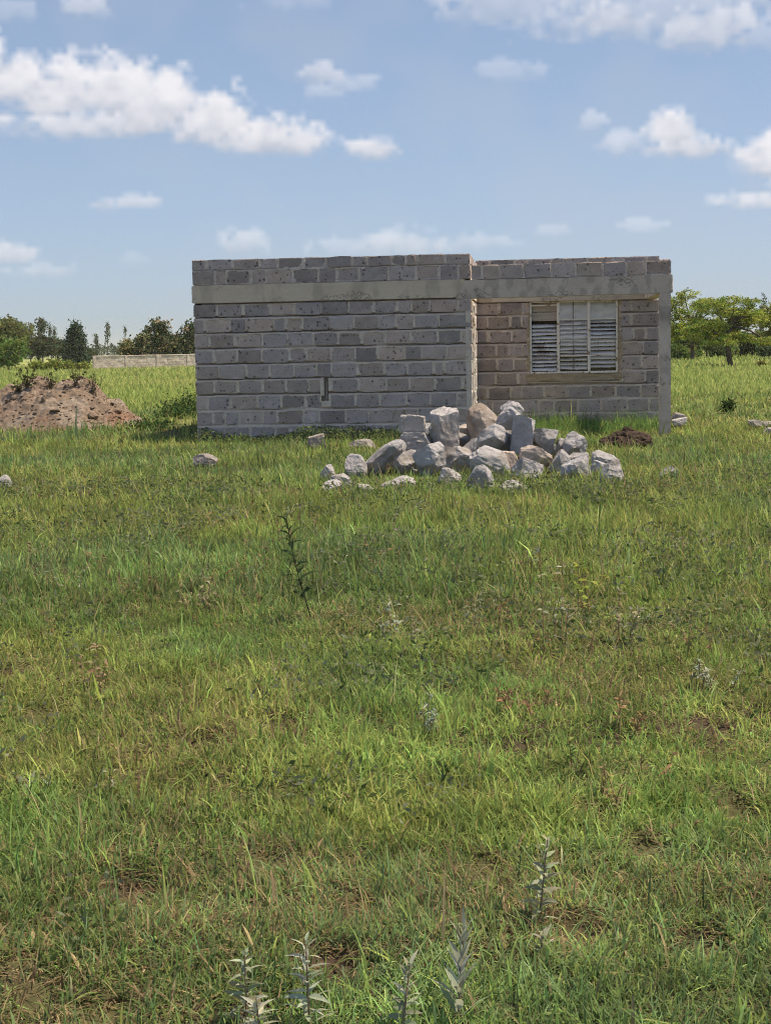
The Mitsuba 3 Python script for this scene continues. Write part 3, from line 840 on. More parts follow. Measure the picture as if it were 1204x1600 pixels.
def tint(base, n, rng, var=.25, hue=.12):
    base = np.asarray(base, float)
    k = np.exp(rng.normal(0, var, (n, 1)))
    c = base * k * (1 + rng.normal(0, hue, (n, 3)) * np.array([1, .4, .8]))
    return np.clip(c, .004, .6)


def crown(lobes, n, rng, base, leaf, var=.3, clump=14, flat=0.0, second=None, spread=1.6, aspect=.55):
    """lobes: (center, radii). Leaves stand in clumps spread through the lobes, denser towards the outside."""
    vol = np.array([np.prod(r) ** .75 for _, r in lobes]); m = max(1, n // clump)
    pick = rng.choice(len(lobes), m, p=vol / vol.sum())
    d = rng.normal(size=(m, 3)); d /= np.linalg.norm(d, axis=1, keepdims=True)
    rad = rng.uniform(.25, 1.05, m) ** .55
    C = np.array([c for c, _ in lobes])[pick]; R = np.array([r for _, r in lobes])[pick]
    cc = C + d * R * rad[:, None]
    cl = np.repeat(np.arange(m), clump)
    pos = cc[cl] + rng.normal(size=(m * clump, 3)) * leaf * spread * np.array([1, 1, .7 - .45 * flat])
    ccol = tint(base, m, rng, var * .7)
    if second is not None:
        sw = rng.random(m) < second[1]
        ccol[sw] = tint(second[0], int(sw.sum()), rng, var * .6)
    cols = np.clip(ccol[cl] * np.exp(rng.normal(0, var * .6, (m * clump, 1))), .004, .7)
    return leaves(pos, leaf * rng.uniform(.6, 1.3, m * clump), rng, cols, aspect, flat)


def tree(name, px, base_y, D, top_y, width, label, base, kind='round', n=2600, seed=0, leaf=None, group=None, second=None, cat='tree', ground=True):
    rng = np.random.default_rng(seed)
    b = P(px, base_y, D); b[2] = 0 if ground else b[2]
    top = P(px, top_y, D)[2]; Hh = top - b[2]; Wd = width * D / F
    key = thing(name, label, cat, group)
    lobes = []; limbs = []
    if kind in ('round', 'bush'):
        lo = .32 if kind == 'round' else .0
        for _ in range(9 if kind == 'round' else 7):
            a, r = rng.uniform(0, 6.28), rng.uniform(.0, .34) * Wd
            z = Hh * rng.uniform(lo + .12, .84)
            k = (1 - .5 * abs(z / Hh - .5))
            lobes.append((b + [r * math.cos(a), r * math.sin(a), z], np.array([Wd * .24 * k, Wd * .24 * k, Hh * .17]) * rng.uniform(.8, 1.25)))
        lobes.append((b + [0, 0, Hh * (.5 + lo * .4)], np.array([Wd * .3, Wd * .3, Hh * (.36 - lo * .25)])))
    elif kind == 'cone':
        for t_ in np.linspace(.12, .95, 9):
            r = Wd * .5 * (1 - t_) ** .62 * rng.uniform(.8, 1.1)
            lobes.append((b + [rng.normal(0, .05) * Wd, 0, Hh * t_], np.array([r, r, Hh * .10])))
    elif kind == 'umbrella':                                  # flat layered thorn tree
        for _ in range(34):
            a, r = rng.uniform(0, 6.28), math.sqrt(rng.uniform(0, 1)) * Wd * .43
            z = Hh * (rng.uniform(.36, .95) - .26 * (r / (Wd * .43)) ** 2 * rng.uniform(.2, 1))
            s = rng.uniform(.10, .20) * Wd
            c = b + [r * math.cos(a), r * math.sin(a), max(z, Hh * .34)]
            lobes.append((c, np.array([s, s, Hh * rng.uniform(.04, .075)])))
            limbs.append(c)
    elif kind == 'tuft':                                      # thin trunk, small airy crowns
        for t_, w_ in ((.97, .5), (.86, .9), (.72, .7), (.55, .5)):
            lobes.append((b + [rng.normal(0, .15) * Wd, 0, Hh * t_], np.array([Wd * .4 * w_, Wd * .4 * w_, Hh * .05])))
    leaf = leaf or max(.10, 2.4 * D / F)
    v, f, c = crown(lobes, n, rng, base, leaf, second=second, flat=.55 if kind == 'umbrella' else 0.0)
    hi = np.quantile(v[:, 2], .996); v[:, 2] = b[2] + (v[:, 2] - b[2]) * Hh / (hi - b[2])
    q0, q1 = np.quantile(v[:, 0], [.004, .996]); v[:, 0] = b[0] + (v[:, 0] - (q0 + q1) / 2) * Wd / (q1 - q0)
    v[:, 2] = np.maximum(v[:, 2], .03)
    part(key, 'crown', (v, f), 'leaf', color=c)
    tw = {'round': .05, 'bush': .03, 'cone': .05, 'umbrella': .036, 'tuft': .07}[kind] * Wd
    hz = np.linspace(-.1, {'round': .7, 'bush': .5, 'cone': .9, 'umbrella': .62, 'tuft': .98}[kind] * Hh, 7)
    bend = rng.normal(0, .02) * Hh
    line = np.stack([b[0] + bend * np.sin(hz / Hh * 4), np.full(7, b[1]), b[2] + hz], -1)
    w = [tube(line, np.linspace(tw, tw * .4, 7), 7)]
    for c_ in limbs:
        s = line[rng.integers(3, 7)]
        mid = (s + c_) / 2 + [0, 0, .04 * Hh]
        w.append(tube([s, mid, c_], [tw * .42, tw * .28, tw * .12], 5))
    if kind == 'round':
        for c_, _ in lobes[:6]:
            s = line[3]; w.append(tube([s, (s + c_) / 2 - [0, 0, .03 * Hh], c_], [tw * .45, tw * .3, tw * .12], 5))
    part(key, 'trunk', join(w), 'bark', True)
    return key


DG, OL, YG, BG, MG = (.085, .115, .06), (.16, .185, .07), (.24, .25, .06), (.17, .24, .065), (.155, .22, .08)
GT = 'trees beyond the field'
# left background
tree('broad_tree', 14, 574, 190, 496, 78, 'broad olive-green tree at the left edge of the photo', OL, 'round', 5200, 1)
tree('broad_tree', 62, 572, 215, 522, 60, 'dull dark green tree right of the broad olive one', DG, 'round', 3000, 2, second=((.09, .075, .04), .3))
tree('broad_tree', 92, 572, 225, 526, 48, 'dark tree left of the pointed evergreen', DG, 'round', 2600, 3)
tree('pointed_evergreen', 119, 572, 205, 504, 40, 'dark pointed evergreen rising above its neighbours', (.06, .095, .06), 'cone', 6500, 4)
tree('broad_tree', 140, 572, 225, 543, 26, 'small dark tree at the foot of the pointed evergreen', DG, 'round', 1500, 5)
tree('tall_thin_tree', 48, 560, 330, 504, 14, 'bare palm-like tall tree above the broad olive one', DG, 'tuft', 260, 6)
tree('tall_thin_tree', 67, 560, 330, 496, 20, 'tallest airy tree with layered tufts above the dark trees', DG, 'tuft', 700, 7)
tree('tall_thin_tree', 80, 560, 330, 506, 7, 'left one of two thin poles of foliage beside the pointed evergreen', DG, 'tuft', 240, 8)
tree('tall_thin_tree', 87, 560, 330, 508, 7, 'right one of two thin poles of foliage beside the pointed evergreen', DG, 'tuft', 240, 9)
tree('tall_thin_tree', 151, 556, 420, 520, 10, 'short tufted tree on the skyline above the left end of the boundary wall', DG, 'tuft', 260, 10)
tree('tall_thin_tree', 169, 556, 420, 502, 10, 'tall forked bare tree on the skyline above the boundary wall', DG, 'tuft', 240, 11)
tree('tall_thin_tree', 197, 556, 420, 508, 7, 'tall bare tree with one small tuft left of the flowering bushes', DG, 'tuft', 160, 12)
tree('flowering_bush', 202, 572, 160, 530, 34, 'low yellowish bush at the left of the row behind the boundary wall', (.12, .14, .055), 'bush', 2000, 13, second=((.46, .38, .17), .35))
tree('flowering_bush', 224, 572, 158, 518, 34, 'yellow flecked bush second from the left behind the boundary wall', (.09, .12, .055), 'bush', 2600, 14, second=((.5, .43, .24), .28))
tree('flowering_bush', 250, 572, 156, 499, 42, 'tallest brown-topped bush behind the boundary wall', (.065, .095, .048), 'bush', 3600, 15, second=((.5, .40, .24), .24))
tree('flowering_bush', 274, 572, 160, 520, 34, 'dark bush right of the tallest one behind the boundary wall', (.06, .09, .048), 'bush', 2400, 16, second=((.44, .38, .22), .15))
tree('flowering_bush', 300, 572, 156, 501, 40, 'tall bush behind the boundary wall partly hidden by the house', (.075, .105, .05), 'bush', 3200, 17, second=((.48, .43, .25), .2))
tree('leafy_bush', 14, 578, 142, 527, 64, 'bright green leafy bush in front of the broad olive tree', (.14, .24, .07), 'bush', 3200, 18, second=((.25, .30, .09), .3))
for i, (x, y, w, wh) in enumerate([(58, 562, 30, 'leftmost of the row behind the mound, beside the bright leafy bush'), (84, 561, 28, 'second from the left in the row behind the mound'), (108, 562, 26, 'third in the row behind the mound, below the pointed evergreen'), (131, 565, 24, 'rightmost of the row, next to the end of the boundary wall')]):
    tree('low_bush', x, 579, 138, y, w, 'low yellow-green bush, ' + wh, (.24, .29, .07), 'bush', 900, 30 + i, group='low bushes behind the mound')
# right background
tree('thorn_tree', 1141, 576, 88, 466, 148, 'flat-topped thorn tree with a dark trunk standing in the meadow on the right', (.20, .27, .065), 'umbrella', 26000, 40, leaf=.06, second=((.33, .37, .08), .4))
tree('thorn_tree', 1082, 562, 118, 455, 110, 'yellow-green flat-topped tree right behind the column', (.33, .39, .08), 'umbrella', 13000, 41, leaf=.095, second=((.14, .18, .04), .35))
tree('thorn_tree', 1222, 566, 112, 474, 96, 'yellow-green tree cut by the right edge of the photo', (.25, .28, .05), 'umbrella', 9000, 42, leaf=.09, second=((.12, .16, .04), .3))
for i, (x, t_, w, D, col, lab) in enumerate([
        (1040, 498, 64, 135, MG, 'dark green bush mostly hidden by the column'), (1074, 505, 56, 130, (.06, .10, .03), 'leafy green bush right of the column under the yellow-green tree'), (1104, 500, 60, 138, DG, 'dark bush left of the trunk of the thorn tree'),
        (1128, 520, 46, 140, MG, 'low green bush behind the trunk of the thorn tree'), (1158, 512, 54, 142, DG, 'dark bush right of the trunk of the thorn tree'), (1186, 520, 44, 140, (.05, .06, .03), 'dull bush in the gap at the right of the thorn tree'), (1206, 524, 50, 128, DG, 'dark green bush at the right edge of the photo'),
        (1066, 538, 40, 126, (.09, .14, .04), 'low bright bush beside the column at the meadow edge')]):
    tree('hedge_bush', x, 562, D, t_, w, lab, tuple(np.array(col) * 1.35), 'bush', 3000, 50 + i, second=((.19, .23, .06), .25))
tree('broad_tree', 1190, 552, 330, 459, 16, 'distant grey-green tree top seen above the thorn tree at the right', (.05, .075, .05), 'round', 700, 60)
tree('broad_tree', 1168, 552, 330, 466, 14, 'distant small tree top just right of the crown of the thorn tree', (.05, .075, .05), 'round', 500, 61)
tree('low_bush', 1188, 577, 84, 563, 16, 'small yellowish bush in the meadow right of the thorn tree', (.15, .15, .04), 'bush', 700, 62)
tree('low_bush', 1137, 636, 30.5, 622, 24, 'small dark green bush in the grass right of the house', (.05, .09, .03), 'bush', 700, 63, leaf=.035)
# far woods: one mass
rng = np.random.default_rng(90)
lob = []
for x in np.arange(-900, 901, 16):
    for D in (520, 640):
        Hh = rng.uniform(4.0, 6.4)
        lob.append((np.array([x + rng.normal(0, 5), D + rng.normal(0, 20), Hh * .5]), np.array([11, 9, Hh * .55])))
v, f, c = crown(lob, 52000, rng, (.075, .105, .065), .75, clump=8)
v[:, 2] = np.maximum(v[:, 2], .05)
single('far_woods', (v, f), 'leaf', 'dark band of distant woods along the horizon', 'woods', kind='stuff', color=c)

# ------------------------------------------------------------------ grass
def blades(x, y, L, w, az, th0, curl, col, K, tipcol=None, z=None):
    """curved tapering ribbons. th0: lean of the foot from the vertical, curl: further bend to the tip (radians)"""
    n = len(x)
    z = gz(x, y) - .006 if z is None else z
    p = np.stack([x, y, z], -1)
    hd = np.stack([np.cos(az), np.sin(az), np.zeros(n)], -1)
    sd = np.stack([-np.sin(az), np.cos(az), np.zeros(n)], -1)
    pts = [p]
    for k in range(K):
        th = th0 + curl * (k + .5) / K
        p = p + (hd * np.sin(th)[:, None] + np.array([0, 0, 1]) * np.cos(th)[:, None]) * (L / K)[:, None]
        p[:, 2] = np.maximum(p[:, 2], z + .004 + .5 * w)
        pts.append(p)
    V = []
    for k in range(K):
        wk = (w * (1 - .55 * (k / K) ** 1.5) / 2)[:, None]
        V += [pts[k] - sd * wk, pts[k] + sd * wk]
    V.append(pts[K])
    m = 2 * K + 1
    V = np.stack(V, 1).reshape(-1, 3)
    tri = []
    for k in range(K - 1): tri += [[2 * k, 2 * k + 1, 2 * k + 3], [2 * k, 2 * k + 3, 2 * k + 2]]
    tri.append([2 * K - 2, 2 * K - 1, 2 * K])
    f = (np.arange(n)[:, None, None] * m + np.array(tri)[None]).reshape(-1, 3)
    return V, f, np.repeat(col, m, 0)


RG = np.random.default_rng(2024)
CONE = .262                                   # a little more than half the width of the view per metre of distance


def scatter(n, y0, y1, margin=.8):
    """n points, even over the ground of the wedge in view plus a margin"""
    out = []
    while sum(map(len, out)) < n:
        y = RG.uniform(y0, y1, n); x = RG.uniform(-1, 1, n) * (CONE * y1 + margin)
        out.append(np.stack([x, y], -1)[np.abs(x) < CONE * y + margin])
    return np.vstack(out)[:n]


def free(x, y, pad=.0):
    r = np.stack([x - HO[0], y - HO[1]], -1)
    u, v = r @ HU[:2], r @ HV[:2]
    inh = (u > -pad) & (u < W2 - .02) & (v > -pad) & (v < BACK) & ~((u > W1 + .03) & (v < DEEP - .02))
    inh |= (u > W2 - .18) & (u < W2) & (v > -.02) & (v < .18)
    inm = mound_h(x, y) > .03
    return ~(inh | inm)


def nz(x, y, s, seed, o=3): return meshkit.fbm(np.stack([x * s, y * s, np.zeros_like(x)], -1), o, seed)


GREENS = np.array([(.235, .320, .095), (.300, .360, .105), (.190, .300, .092), (.175, .260, .112), (.36, .385, .13)])
DRY = np.array([(.40, .33, .18), (.32, .25, .15), (.22, .16, .10)])
TRI = 0


def palette(x, y, dry_amount, far=0.0):
    n = len(x)
    k1, k2 = nz(x, y, .55, 41), nz(x, y, 1.7, 42)
    w = np.stack([np.full(n, .9), np.clip(6 * (k1 - .42), 0, 2.5), np.clip(6 * (k2 - .45), 0, 2.5), np.clip(8 * (.48 - k1), 0, 2.5), np.clip(5 * (k1 - .52) + far, 0, 2)], 1)
    w = np.cumsum(w / w.sum(1, keepdims=True), 1)
    pick = (RG.random(n)[:, None] > w).sum(1).clip(0, 4)
    patch = np.exp(0.5 * (nz(x, y, .8, 45) - .5) + 1.2 * (nz(x, y, 4.3, 46) - .5))[:, None]
    c = GREENS[pick] * patch * np.exp(RG.normal(0, .24, (n, 1))) * (1 + RG.normal(0, .07, (n, 3)))
    dk = RG.random(n) < dry_amount * np.clip(.25 + 3.2 * (nz(x, y, 1.3, 43) - .36), .1, 2.4)
    c[dk] = DRY[RG.integers(0, 3, int(dk.sum()))] * np.exp(RG.normal(0, .25, (int(dk.sum()), 1)))
    return np.clip(c, .006, .6)


def turf(name, n, y0, y1, per, K, hgt, wid, label, dry=.16, margin=.8, upright=0.0, far=0.0):
    c = scatter(n // per, y0, y1, margin)
    cl = np.repeat(np.arange(len(c)), per)
    sp = .018 + .0022 * (y0 + y1) / 2
    x = c[cl, 0] + RG.normal(0, sp, len(cl)); y = c[cl, 1] + RG.normal(0, sp, len(cl))
    tall = (np.clip(.6 + .8 * (nz(c[:, 0], c[:, 1], .8, 51) - .2), .5, 1.3) * np.exp(RG.normal(0, .32, len(c))))[cl]
    lum = np.exp(RG.normal(0, .16, len(c)))[cl]
    bare = nz(x, y, 2.3, 52)
    ho = hollow(x, y) if y0 < 12 else np.zeros(len(x))
    keep = free(x, y, .02) & (RG.random(len(x)) < np.clip(1.15 - 2.6 * np.maximum(0, bare - .62) * 2, .5, 1)) & (RG.random(len(x)) > 1.1 * ho)
    x, y, cl, tall, ho, lum = x[keep], y[keep], cl[keep], tall[keep], ho[keep], lum[keep]
    m = len(x)
    L = hgt * tall * np.minimum(np.exp(RG.normal(0, .42, m)), 2.3) * (1 - .35 * ho)
    w = wid * np.exp(RG.normal(0, .38, m))
    # a flow that the clumps share, and each blade's own turn
    flow = 6.283 * nz(c[:, 0], c[:, 1], .9, 53)[cl] * 2
    az = np.where(RG.random(m) < .15, flow + RG.normal(0, .7, m), RG.uniform(0, 6.283, m))
    th0 = np.abs(RG.normal(0, .72 - .40 * upright, m)); curl = np.abs(RG.normal(.85 - .5 * upright, .5 - .2 * upright, m))
    col = palette(x, y, dry, far) * lum[:, None]
    ad = RG.random(m) < ho * 1.3
    col[ad] = DRY[RG.integers(0, 3, int(ad.sum()))] * np.exp(RG.normal(-.2, .3, (int(ad.sum()), 1)))
    dryb = col[:, 0] > col[:, 1]
    th0 = np.where(dryb & (RG.random(m) < .6), RG.uniform(.7, 1.45, m), th0)
    v, f, cc = blades(x, y, L, w, az, th0, curl, col, K)
    global TRI
    TRI += len(f)
    return v, f, cc


near = [turf('g', 150000, 2.4, 4.6, 9, 3, .048, .0037, '', .36, .4), turf('g', 190000, 4.5, 8.6, 9, 2, .053, .0046, '', .30, .5)]
V, Fc = join([(a, b) for a, b, _ in near])
single('short_grass', (V, Fc), 'leaf', 'short tangled green grass with dry blades in the foreground', 'grass', kind='stuff', color=np.vstack([c for *_, c in near]))
mid = [turf('g', 150000, 8.4, 14.5, 8, 2, .086, .0068, '', .17, .6, .45), turf('g', 150000, 14, 25.5, 8, 2, .085, .0105, '', .09, .8, .5, .3), turf('g', 50000, 25, 42, 8, 2, .14, .017, '', .12, 1.5, .5, .9)]
V, Fc = join([(a, b) for a, b, _ in mid])
single('grass', (V, Fc), 'leaf', 'green knee-high grass between the foreground and the house', 'grass', kind='stuff', color=np.vstack([c for *_, c in mid]))
# meadow
x_, F_, C_ = [], [], []
for n, y0, y1, hgt, wid in ((52000, 40, 80, .20, .05), (40000, 78, 190, .24, .14)):
    c = scatter(n, y0, y1, 4); x, y = c.T
    k = nz(x, y, .10, 61)
    base = np.where((RG.random(n) < .3 + 1.2 * (k - .4))[:, None], [(.43, .46, .17)], [(.33, .42, .13)])
    col = np.clip(base * np.exp(RG.normal(0, .2, (n, 1))), .01, .6)
    v, f, cc = blades(x, y, hgt * np.exp(RG.normal(0, .3, n)), np.full(n, wid), RG.uniform(0, 6.28, n), np.abs(RG.normal(0, .3, n)), RG.uniform(.1, .6, n), col, 2)
    x_.append((v, f)); C_.append(cc)
V, Fc = join(x_)
single('meadow_grass', (V, Fc), 'leaf', 'yellow-green meadow grass behind the house', 'grass', kind='stuff', color=np.vstack(C_))
# lusher grass in the recess and low weeds along the foot of the left wall
n = 6500
u, v = RG.uniform(W1 + .05, W2 - .02, n), RG.uniform(.5, DEEP - .04, n)
w_ = toworld(np.stack([u, v, np.zeros(n)], -1)); x, y = w_[:, 0], w_[:, 1]
r1 = blades(x, y, .17 * np.exp(RG.normal(0, .38, n)) * np.clip(.4 + 1.6 * (nz(x, y, 1.9, 77) - .12), .4, 1.5), .009 * np.exp(RG.normal(0, .3, n)), RG.uniform(0, 6.28, n), np.abs(RG.normal(0, .32, n)), RG.uniform(.1, 1.1, n), np.clip(np.where((nz(x, y, 2.6, 78) + RG.normal(0, .12, n) > .52)[:, None], [(.19, .28, .09)], [(.13, .25, .075)]) * np.exp(RG.normal(0, .3, (n, 1))), .01, .5), 2)
single('recess_grass', (r1[0], r1[1]), 'leaf', 'dense bright green grass growing in the recess under the window', 'grass', kind='stuff', color=r1[2])
n = 7000
u = RG.uniform(.05, 4.2, n); v = -np.abs(RG.normal(0, .32, n)) - .03
w_ = toworld(np.stack([u, v, np.zeros(n)], -1)); x, y = w_[:, 0], w_[:, 1]
hh_ = .22 * np.clip(.3 + 2.2 * (nz(x, y, 1.6, 71) - .3), .12, 1.4)
ctr = np.stack([x, y, gz(x, y) + hh_ * RG.uniform(.05, 1, n)], -1)
wv_, wf, wc = leaves(ctr, RG.uniform(.012, .030, n), RG, tint((.14, .19, .08), n, RG, .35), .5)
single('wall_weeds', (wv_, wf), 'leaf', 'low leafy weeds along the foot of the left wall', 'weeds', kind='stuff', color=wc)
# shrubby weeds at the shaded left corner of the house
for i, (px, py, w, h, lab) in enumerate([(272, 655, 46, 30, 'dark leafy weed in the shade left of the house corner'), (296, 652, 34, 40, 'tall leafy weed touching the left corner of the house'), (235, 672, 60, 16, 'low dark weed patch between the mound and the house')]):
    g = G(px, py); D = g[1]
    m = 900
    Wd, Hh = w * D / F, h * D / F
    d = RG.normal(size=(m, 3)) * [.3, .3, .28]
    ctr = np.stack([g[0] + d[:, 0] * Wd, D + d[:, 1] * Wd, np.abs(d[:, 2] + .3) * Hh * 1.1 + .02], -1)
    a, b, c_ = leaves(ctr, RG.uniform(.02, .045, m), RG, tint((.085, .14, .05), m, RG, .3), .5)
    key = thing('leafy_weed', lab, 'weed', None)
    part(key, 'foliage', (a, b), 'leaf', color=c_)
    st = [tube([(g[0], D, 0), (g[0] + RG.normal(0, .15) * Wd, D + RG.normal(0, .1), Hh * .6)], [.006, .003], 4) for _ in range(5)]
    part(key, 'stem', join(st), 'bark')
# weeds growing among the turf: leafy ground cover in patches
c = scatter(5200, 2.5, 16, .4); x, y = c.T
sel = (nz(x, y, 1.1, 81) > .53) & free(x, y, .05); x, y = x[sel], y[sel]
per = 9; cl = np.repeat(np.arange(len(x)), per); n = len(cl)
rr = .012 + .0035 * y[cl]
ctr = np.stack([x[cl] + RG.normal(0, 1, n) * rr, y[cl] + RG.normal(0, 1, n) * rr, 0 * rr], -1)
ctr[:, 2] = gz(ctr[:, 0], ctr[:, 1]) + RG.uniform(.01, .09, n) * (1 + .04 * ctr[:, 1])
colr = np.where((RG.random(len(x)) < .45)[:, None], [(.19, .215, .14)], [(.11, .155, .055)])[cl] * np.exp(RG.normal(0, .25, (n, 1)))
a, b, c_ = leaves(ctr, RG.uniform(.008, .016, n) * (1 + .05 * ctr[:, 1]), RG, np.clip(colr, .01, .5), .38, .25)
single('ground_cover', (a, b), 'leaf', 'small leafy weeds scattered through the grass', 'ground cover', kind='stuff', color=c_)
# long pale seed stalks
n = 2200
c = scatter(n, 3.0, 22, .4); x, y = c.T
k = free(x, y, .05); x, y = x[k], y[k]; n = len(x)
col = np.where((RG.random(n) < .5)[:, None], [(.48, .42, .24)], [(.28, .31, .11)]) * np.exp(RG.normal(0, .2, (n, 1)))
v, f, cc = blades(x, y, RG.uniform(.12, .34, n) * np.clip(y / 8, .5, 1.1), .0020 + .00020 * y, RG.uniform(0, 6.28, n), np.abs(RG.normal(0, .5, n)), RG.uniform(.0, 1.3, n), np.clip(col, .01, .6), 3)
single('seed_stalks', (v, f), 'leaf', 'thin pale grass stalks standing above the turf', 'grass', kind='stuff', color=cc)


# ------------------------------------------------------------------ single weeds with lance-shaped leaves
def leaf_blade(p, az, el, length, width, droop, roll=0.0):
    hd = np.array([math.cos(az), math.sin(az), 0]); sd = np.array([-math.sin(az), math.cos(az), 0])
    sd = sd * math.cos(roll) + (np.array([0, 0, math.cos(el)]) - hd * math.sin(el)) * math.sin(roll)
    s = np.array([0, .28, .6, 1.0]); wd = np.array([.25, 1, .8, .03]) * width / 2
    V = []
    q = np.array(p, float); last = 0
    for si, wi in zip(s, wd):
        e = el - droop * si
        q = q + (hd * math.cos(e) + np.array([0, 0, math.sin(e)])) * length * (si - last); last = si
        nrm = np.array([0, 0, .25 * wi])
        V += [q - sd * wi + nrm, q, q + sd * wi + nrm]
    f = []
    for k in range(3):
        a = 3 * k
        f += [[a, a + 1, a + 4], [a, a + 4, a + 3], [a + 1, a + 2, a + 5], [a + 1, a + 5, a + 4]]
    return np.array(V), np.array(f)


def herb(name, top, foot, label, base, nl, length, width, seed, droop=.5, el0=.5, leaf_parts=False, group=None, stemcol=(.10, .08, .05), thick=.0035, curve=0.0, low=.1, cat='weed'):
    rng = np.random.default_rng(seed)
    g = G(*foot); D = g[1]
    tp = P(top[0], top[1], D + .02)
    key = thing(name, label, cat, group)
    t = np.linspace(0, 1, 6)[:, None]
    line = g + (tp - g) * t + np.sin(t * np.pi) * curve * RIGHT
    line[0, 2] -= .02
    sv, sf = tube(line, np.linspace(thick, thick * .45, 6), 5)
    part(key, 'stem', (sv, sf), 'stalk', True, color=np.tile(stemcol, (len(sv), 1)))
    H = np.linalg.norm(tp - g); allv = []
    for k in range(nl):
        s = low + (1 - low) * (k + .5) / nl
        p = np.array([np.interp(s, t[:, 0], line[:, j]) for j in range(3)])
        az = k * 2.4 + rng.normal(0, .3)
        fade = (.55 + .75 * math.sin(math.pi * min(1, s * .9 + .06))) if not leaf_parts else (1.15 - .55 * s)
        v, f = leaf_blade(p, az, el0 + .5 * s + rng.normal(0, .15), length * fade * rng.uniform(.8, 1.2), width * fade, droop * rng.uniform(.5, 1.4), rng.normal(0, .45))
        c = np.tile(tint(base, 1, rng, .24, .07), (len(v), 1))
        if leaf_parts: part(key, 'leaf', (v, f), 'leaf', color=c)
        else: allv.append((v, f, c))
    if allv:
        V, Fc = join([(a, b) for a, b, _ in allv]); part(key, 'foliage', (V, Fc), 'leaf', color=np.vstack([c for *_, c in allv]))
    return key


SIL, SAGE = (.45, .49, .37), (.35, .38, .26)
herb('dark_weed', (446, 800), (489, 972), 'tall dark weed with curled narrow leaves leaning in the grass left of centre', (.075, .10, .048), 34, .14, .028, 1, droop=1.5, el0=.75, stemcol=(.055, .046, .034), thick=.0036, low=.18, curve=-.018, leaf_parts=True)
NEAR = [((724, 1450), (715, 1606), 'silvery weed with long upright leaves at the bottom, right of centre', SIL, 20, .052, .012, 1.0),
        ((477, 1470), (484, 1612), 'silver-leaved weed with a star-shaped tip at the bottom, left of centre', SIL, 24, .040, .010, .35),
        ((382, 1488), (386, 1610), 'weed with a brown stem and pale leaves at the bottom, leftmost of the silvery ones', SAGE, 22, .036, .010, .25),
        ((640, 1505), (628, 1615), 'pale bushy weed at the bottom edge, left of the one with long upright leaves', SAGE, 22, .034, .009, .4),
        ((855, 1312), (842, 1445), 'slim weed with pale oval leaves in the lower right part', SAGE, 20, .034, .011, .3),
        ((400, 1560), (408, 1640), 'low silvery weed at the very bottom edge beside the brown-stemmed one', SIL, 16, .036, .009, .3),
        ((850, 1455), (842, 1500), 'short pale rosette-like weed below the slim weed with oval leaves', SIL, 10, .034, .009, .5)]
for i, (tp, ft, lab, col, nl, ln, wd, el) in enumerate(NEAR):
    herb("silver_weed", tp, ft, lab, col, int(nl * 1.4), ln * 1.5, wd * 1.45, 10 + i, droop=.5, el0=el, leaf_parts=True, stemcol=(.24, .18, .13), thick=.003)
FAR = [((866, 858), (868, 1010), 'tall pale-tipped weed clump right of the centre of the field', 44, .055),
       ((990, 915), (985, 1000), 'pale weed clump right of the tall pale-tipped one', 36, .05),
       ((615, 940), (620, 1000), 'greyish weed in the middle of the field below the stone heap', 30, .05),
       ((315, 900), (322, 960), 'pale brownish weed right of the dark bush patch in the left field', 26, .05),
       ((135, 1010), (140, 1090), 'dry brown weed clump in the left part of the field', 36, .045),
       ((1010, 1085), (1000, 1150), 'brown dry weed standing in the right part of the field', 26, .04),
       ((820, 1070), (815, 1120), 'reddish brown weed left of the brown dry weed', 24, .04),
       ((1110, 1030), (1105, 1085), 'pale leafed weed near the right edge of the field', 26, .04),
       ((660, 1090), (668, 1150), 'small grey leafed weed below the middle of the field', 24, .036),
       ((905, 875), (915, 960), 'yellow-green leafy weed beside the tall pale-tipped clump', 26, .06),
       ((970, 1195), (965, 1260), 'dry weed tuft at mid right above the dark soil hollow', 22, .03),
       ((120, 565), (122, 640), 'thin green weed on the crest of the earth mound', 18, .09)]
for i, (tp, ft, lab, nl, ln) in enumerate(FAR[:-1]):
    colr = [(.42, .43, .30), (.40, .39, .26), (.34, .38, .28), (.40, .34, .22), (.38, .29, .18), (.40, .27, .15), (.32, .20, .13), (.40, .44, .33), (.36, .42, .34), (.36, .42, .10), (.38, .30, .18)][i]
    rng = np.random.default_rng(60 + i)
    g = G(*ft); D = g[1]; Hh = P(tp[0], tp[1], D)[2] - g[2]
    key = thing('field_weed', lab, 'weed')
    st, lv = [], []
    for k in range(int(rng.integers(4, 8))):
        hk = Hh * (1 if k == 0 else rng.uniform(.45, .85)); lean = rng.normal(0, .3 if k else .08, 2)
        foot = g + [rng.normal(0, .05), rng.normal(0, .05), -.02]
        pts = np.array([foot + np.array([lean[0] * hk * q ** 1.5, lean[1] * hk * q ** 1.5, (hk + .02) * q]) for q in (0, .35, .7, 1)])
        st.append(tube(pts, [.0028, .0024, .0018, .001], 4))
        for m in range(int(rng.integers(9, 16))):
            q = rng.uniform(.25, 1) ** .7
            p0 = np.array([np.interp(q, (0, .35, .7, 1), pts[:, c]) for c in range(3)])
            a_, b_ = leaf_blade(p0, rng.uniform(0, 6.28), rng.uniform(.1, 1.0), ln * rng.uniform(.5, 1.0), ln * rng.uniform(.18, .3), rng.uniform(.2, 1), rng.normal(0, .6))
            lv.append((a_, b_, np.tile(tint(colr, 1, rng, .22, .08), (len(a_), 1))))
    V, Fc = join(st); part(key, 'stem', (V, Fc), 'stalk', True, color=np.tile((.24, .17, .10), (len(V), 1)))
    V, Fc = join([(a, b) for a, b, _ in lv]); part(key, 'foliage', (V, Fc), 'leaf', color=np.vstack([c for *_, c in lv]))
rng = np.random.default_rng(555)
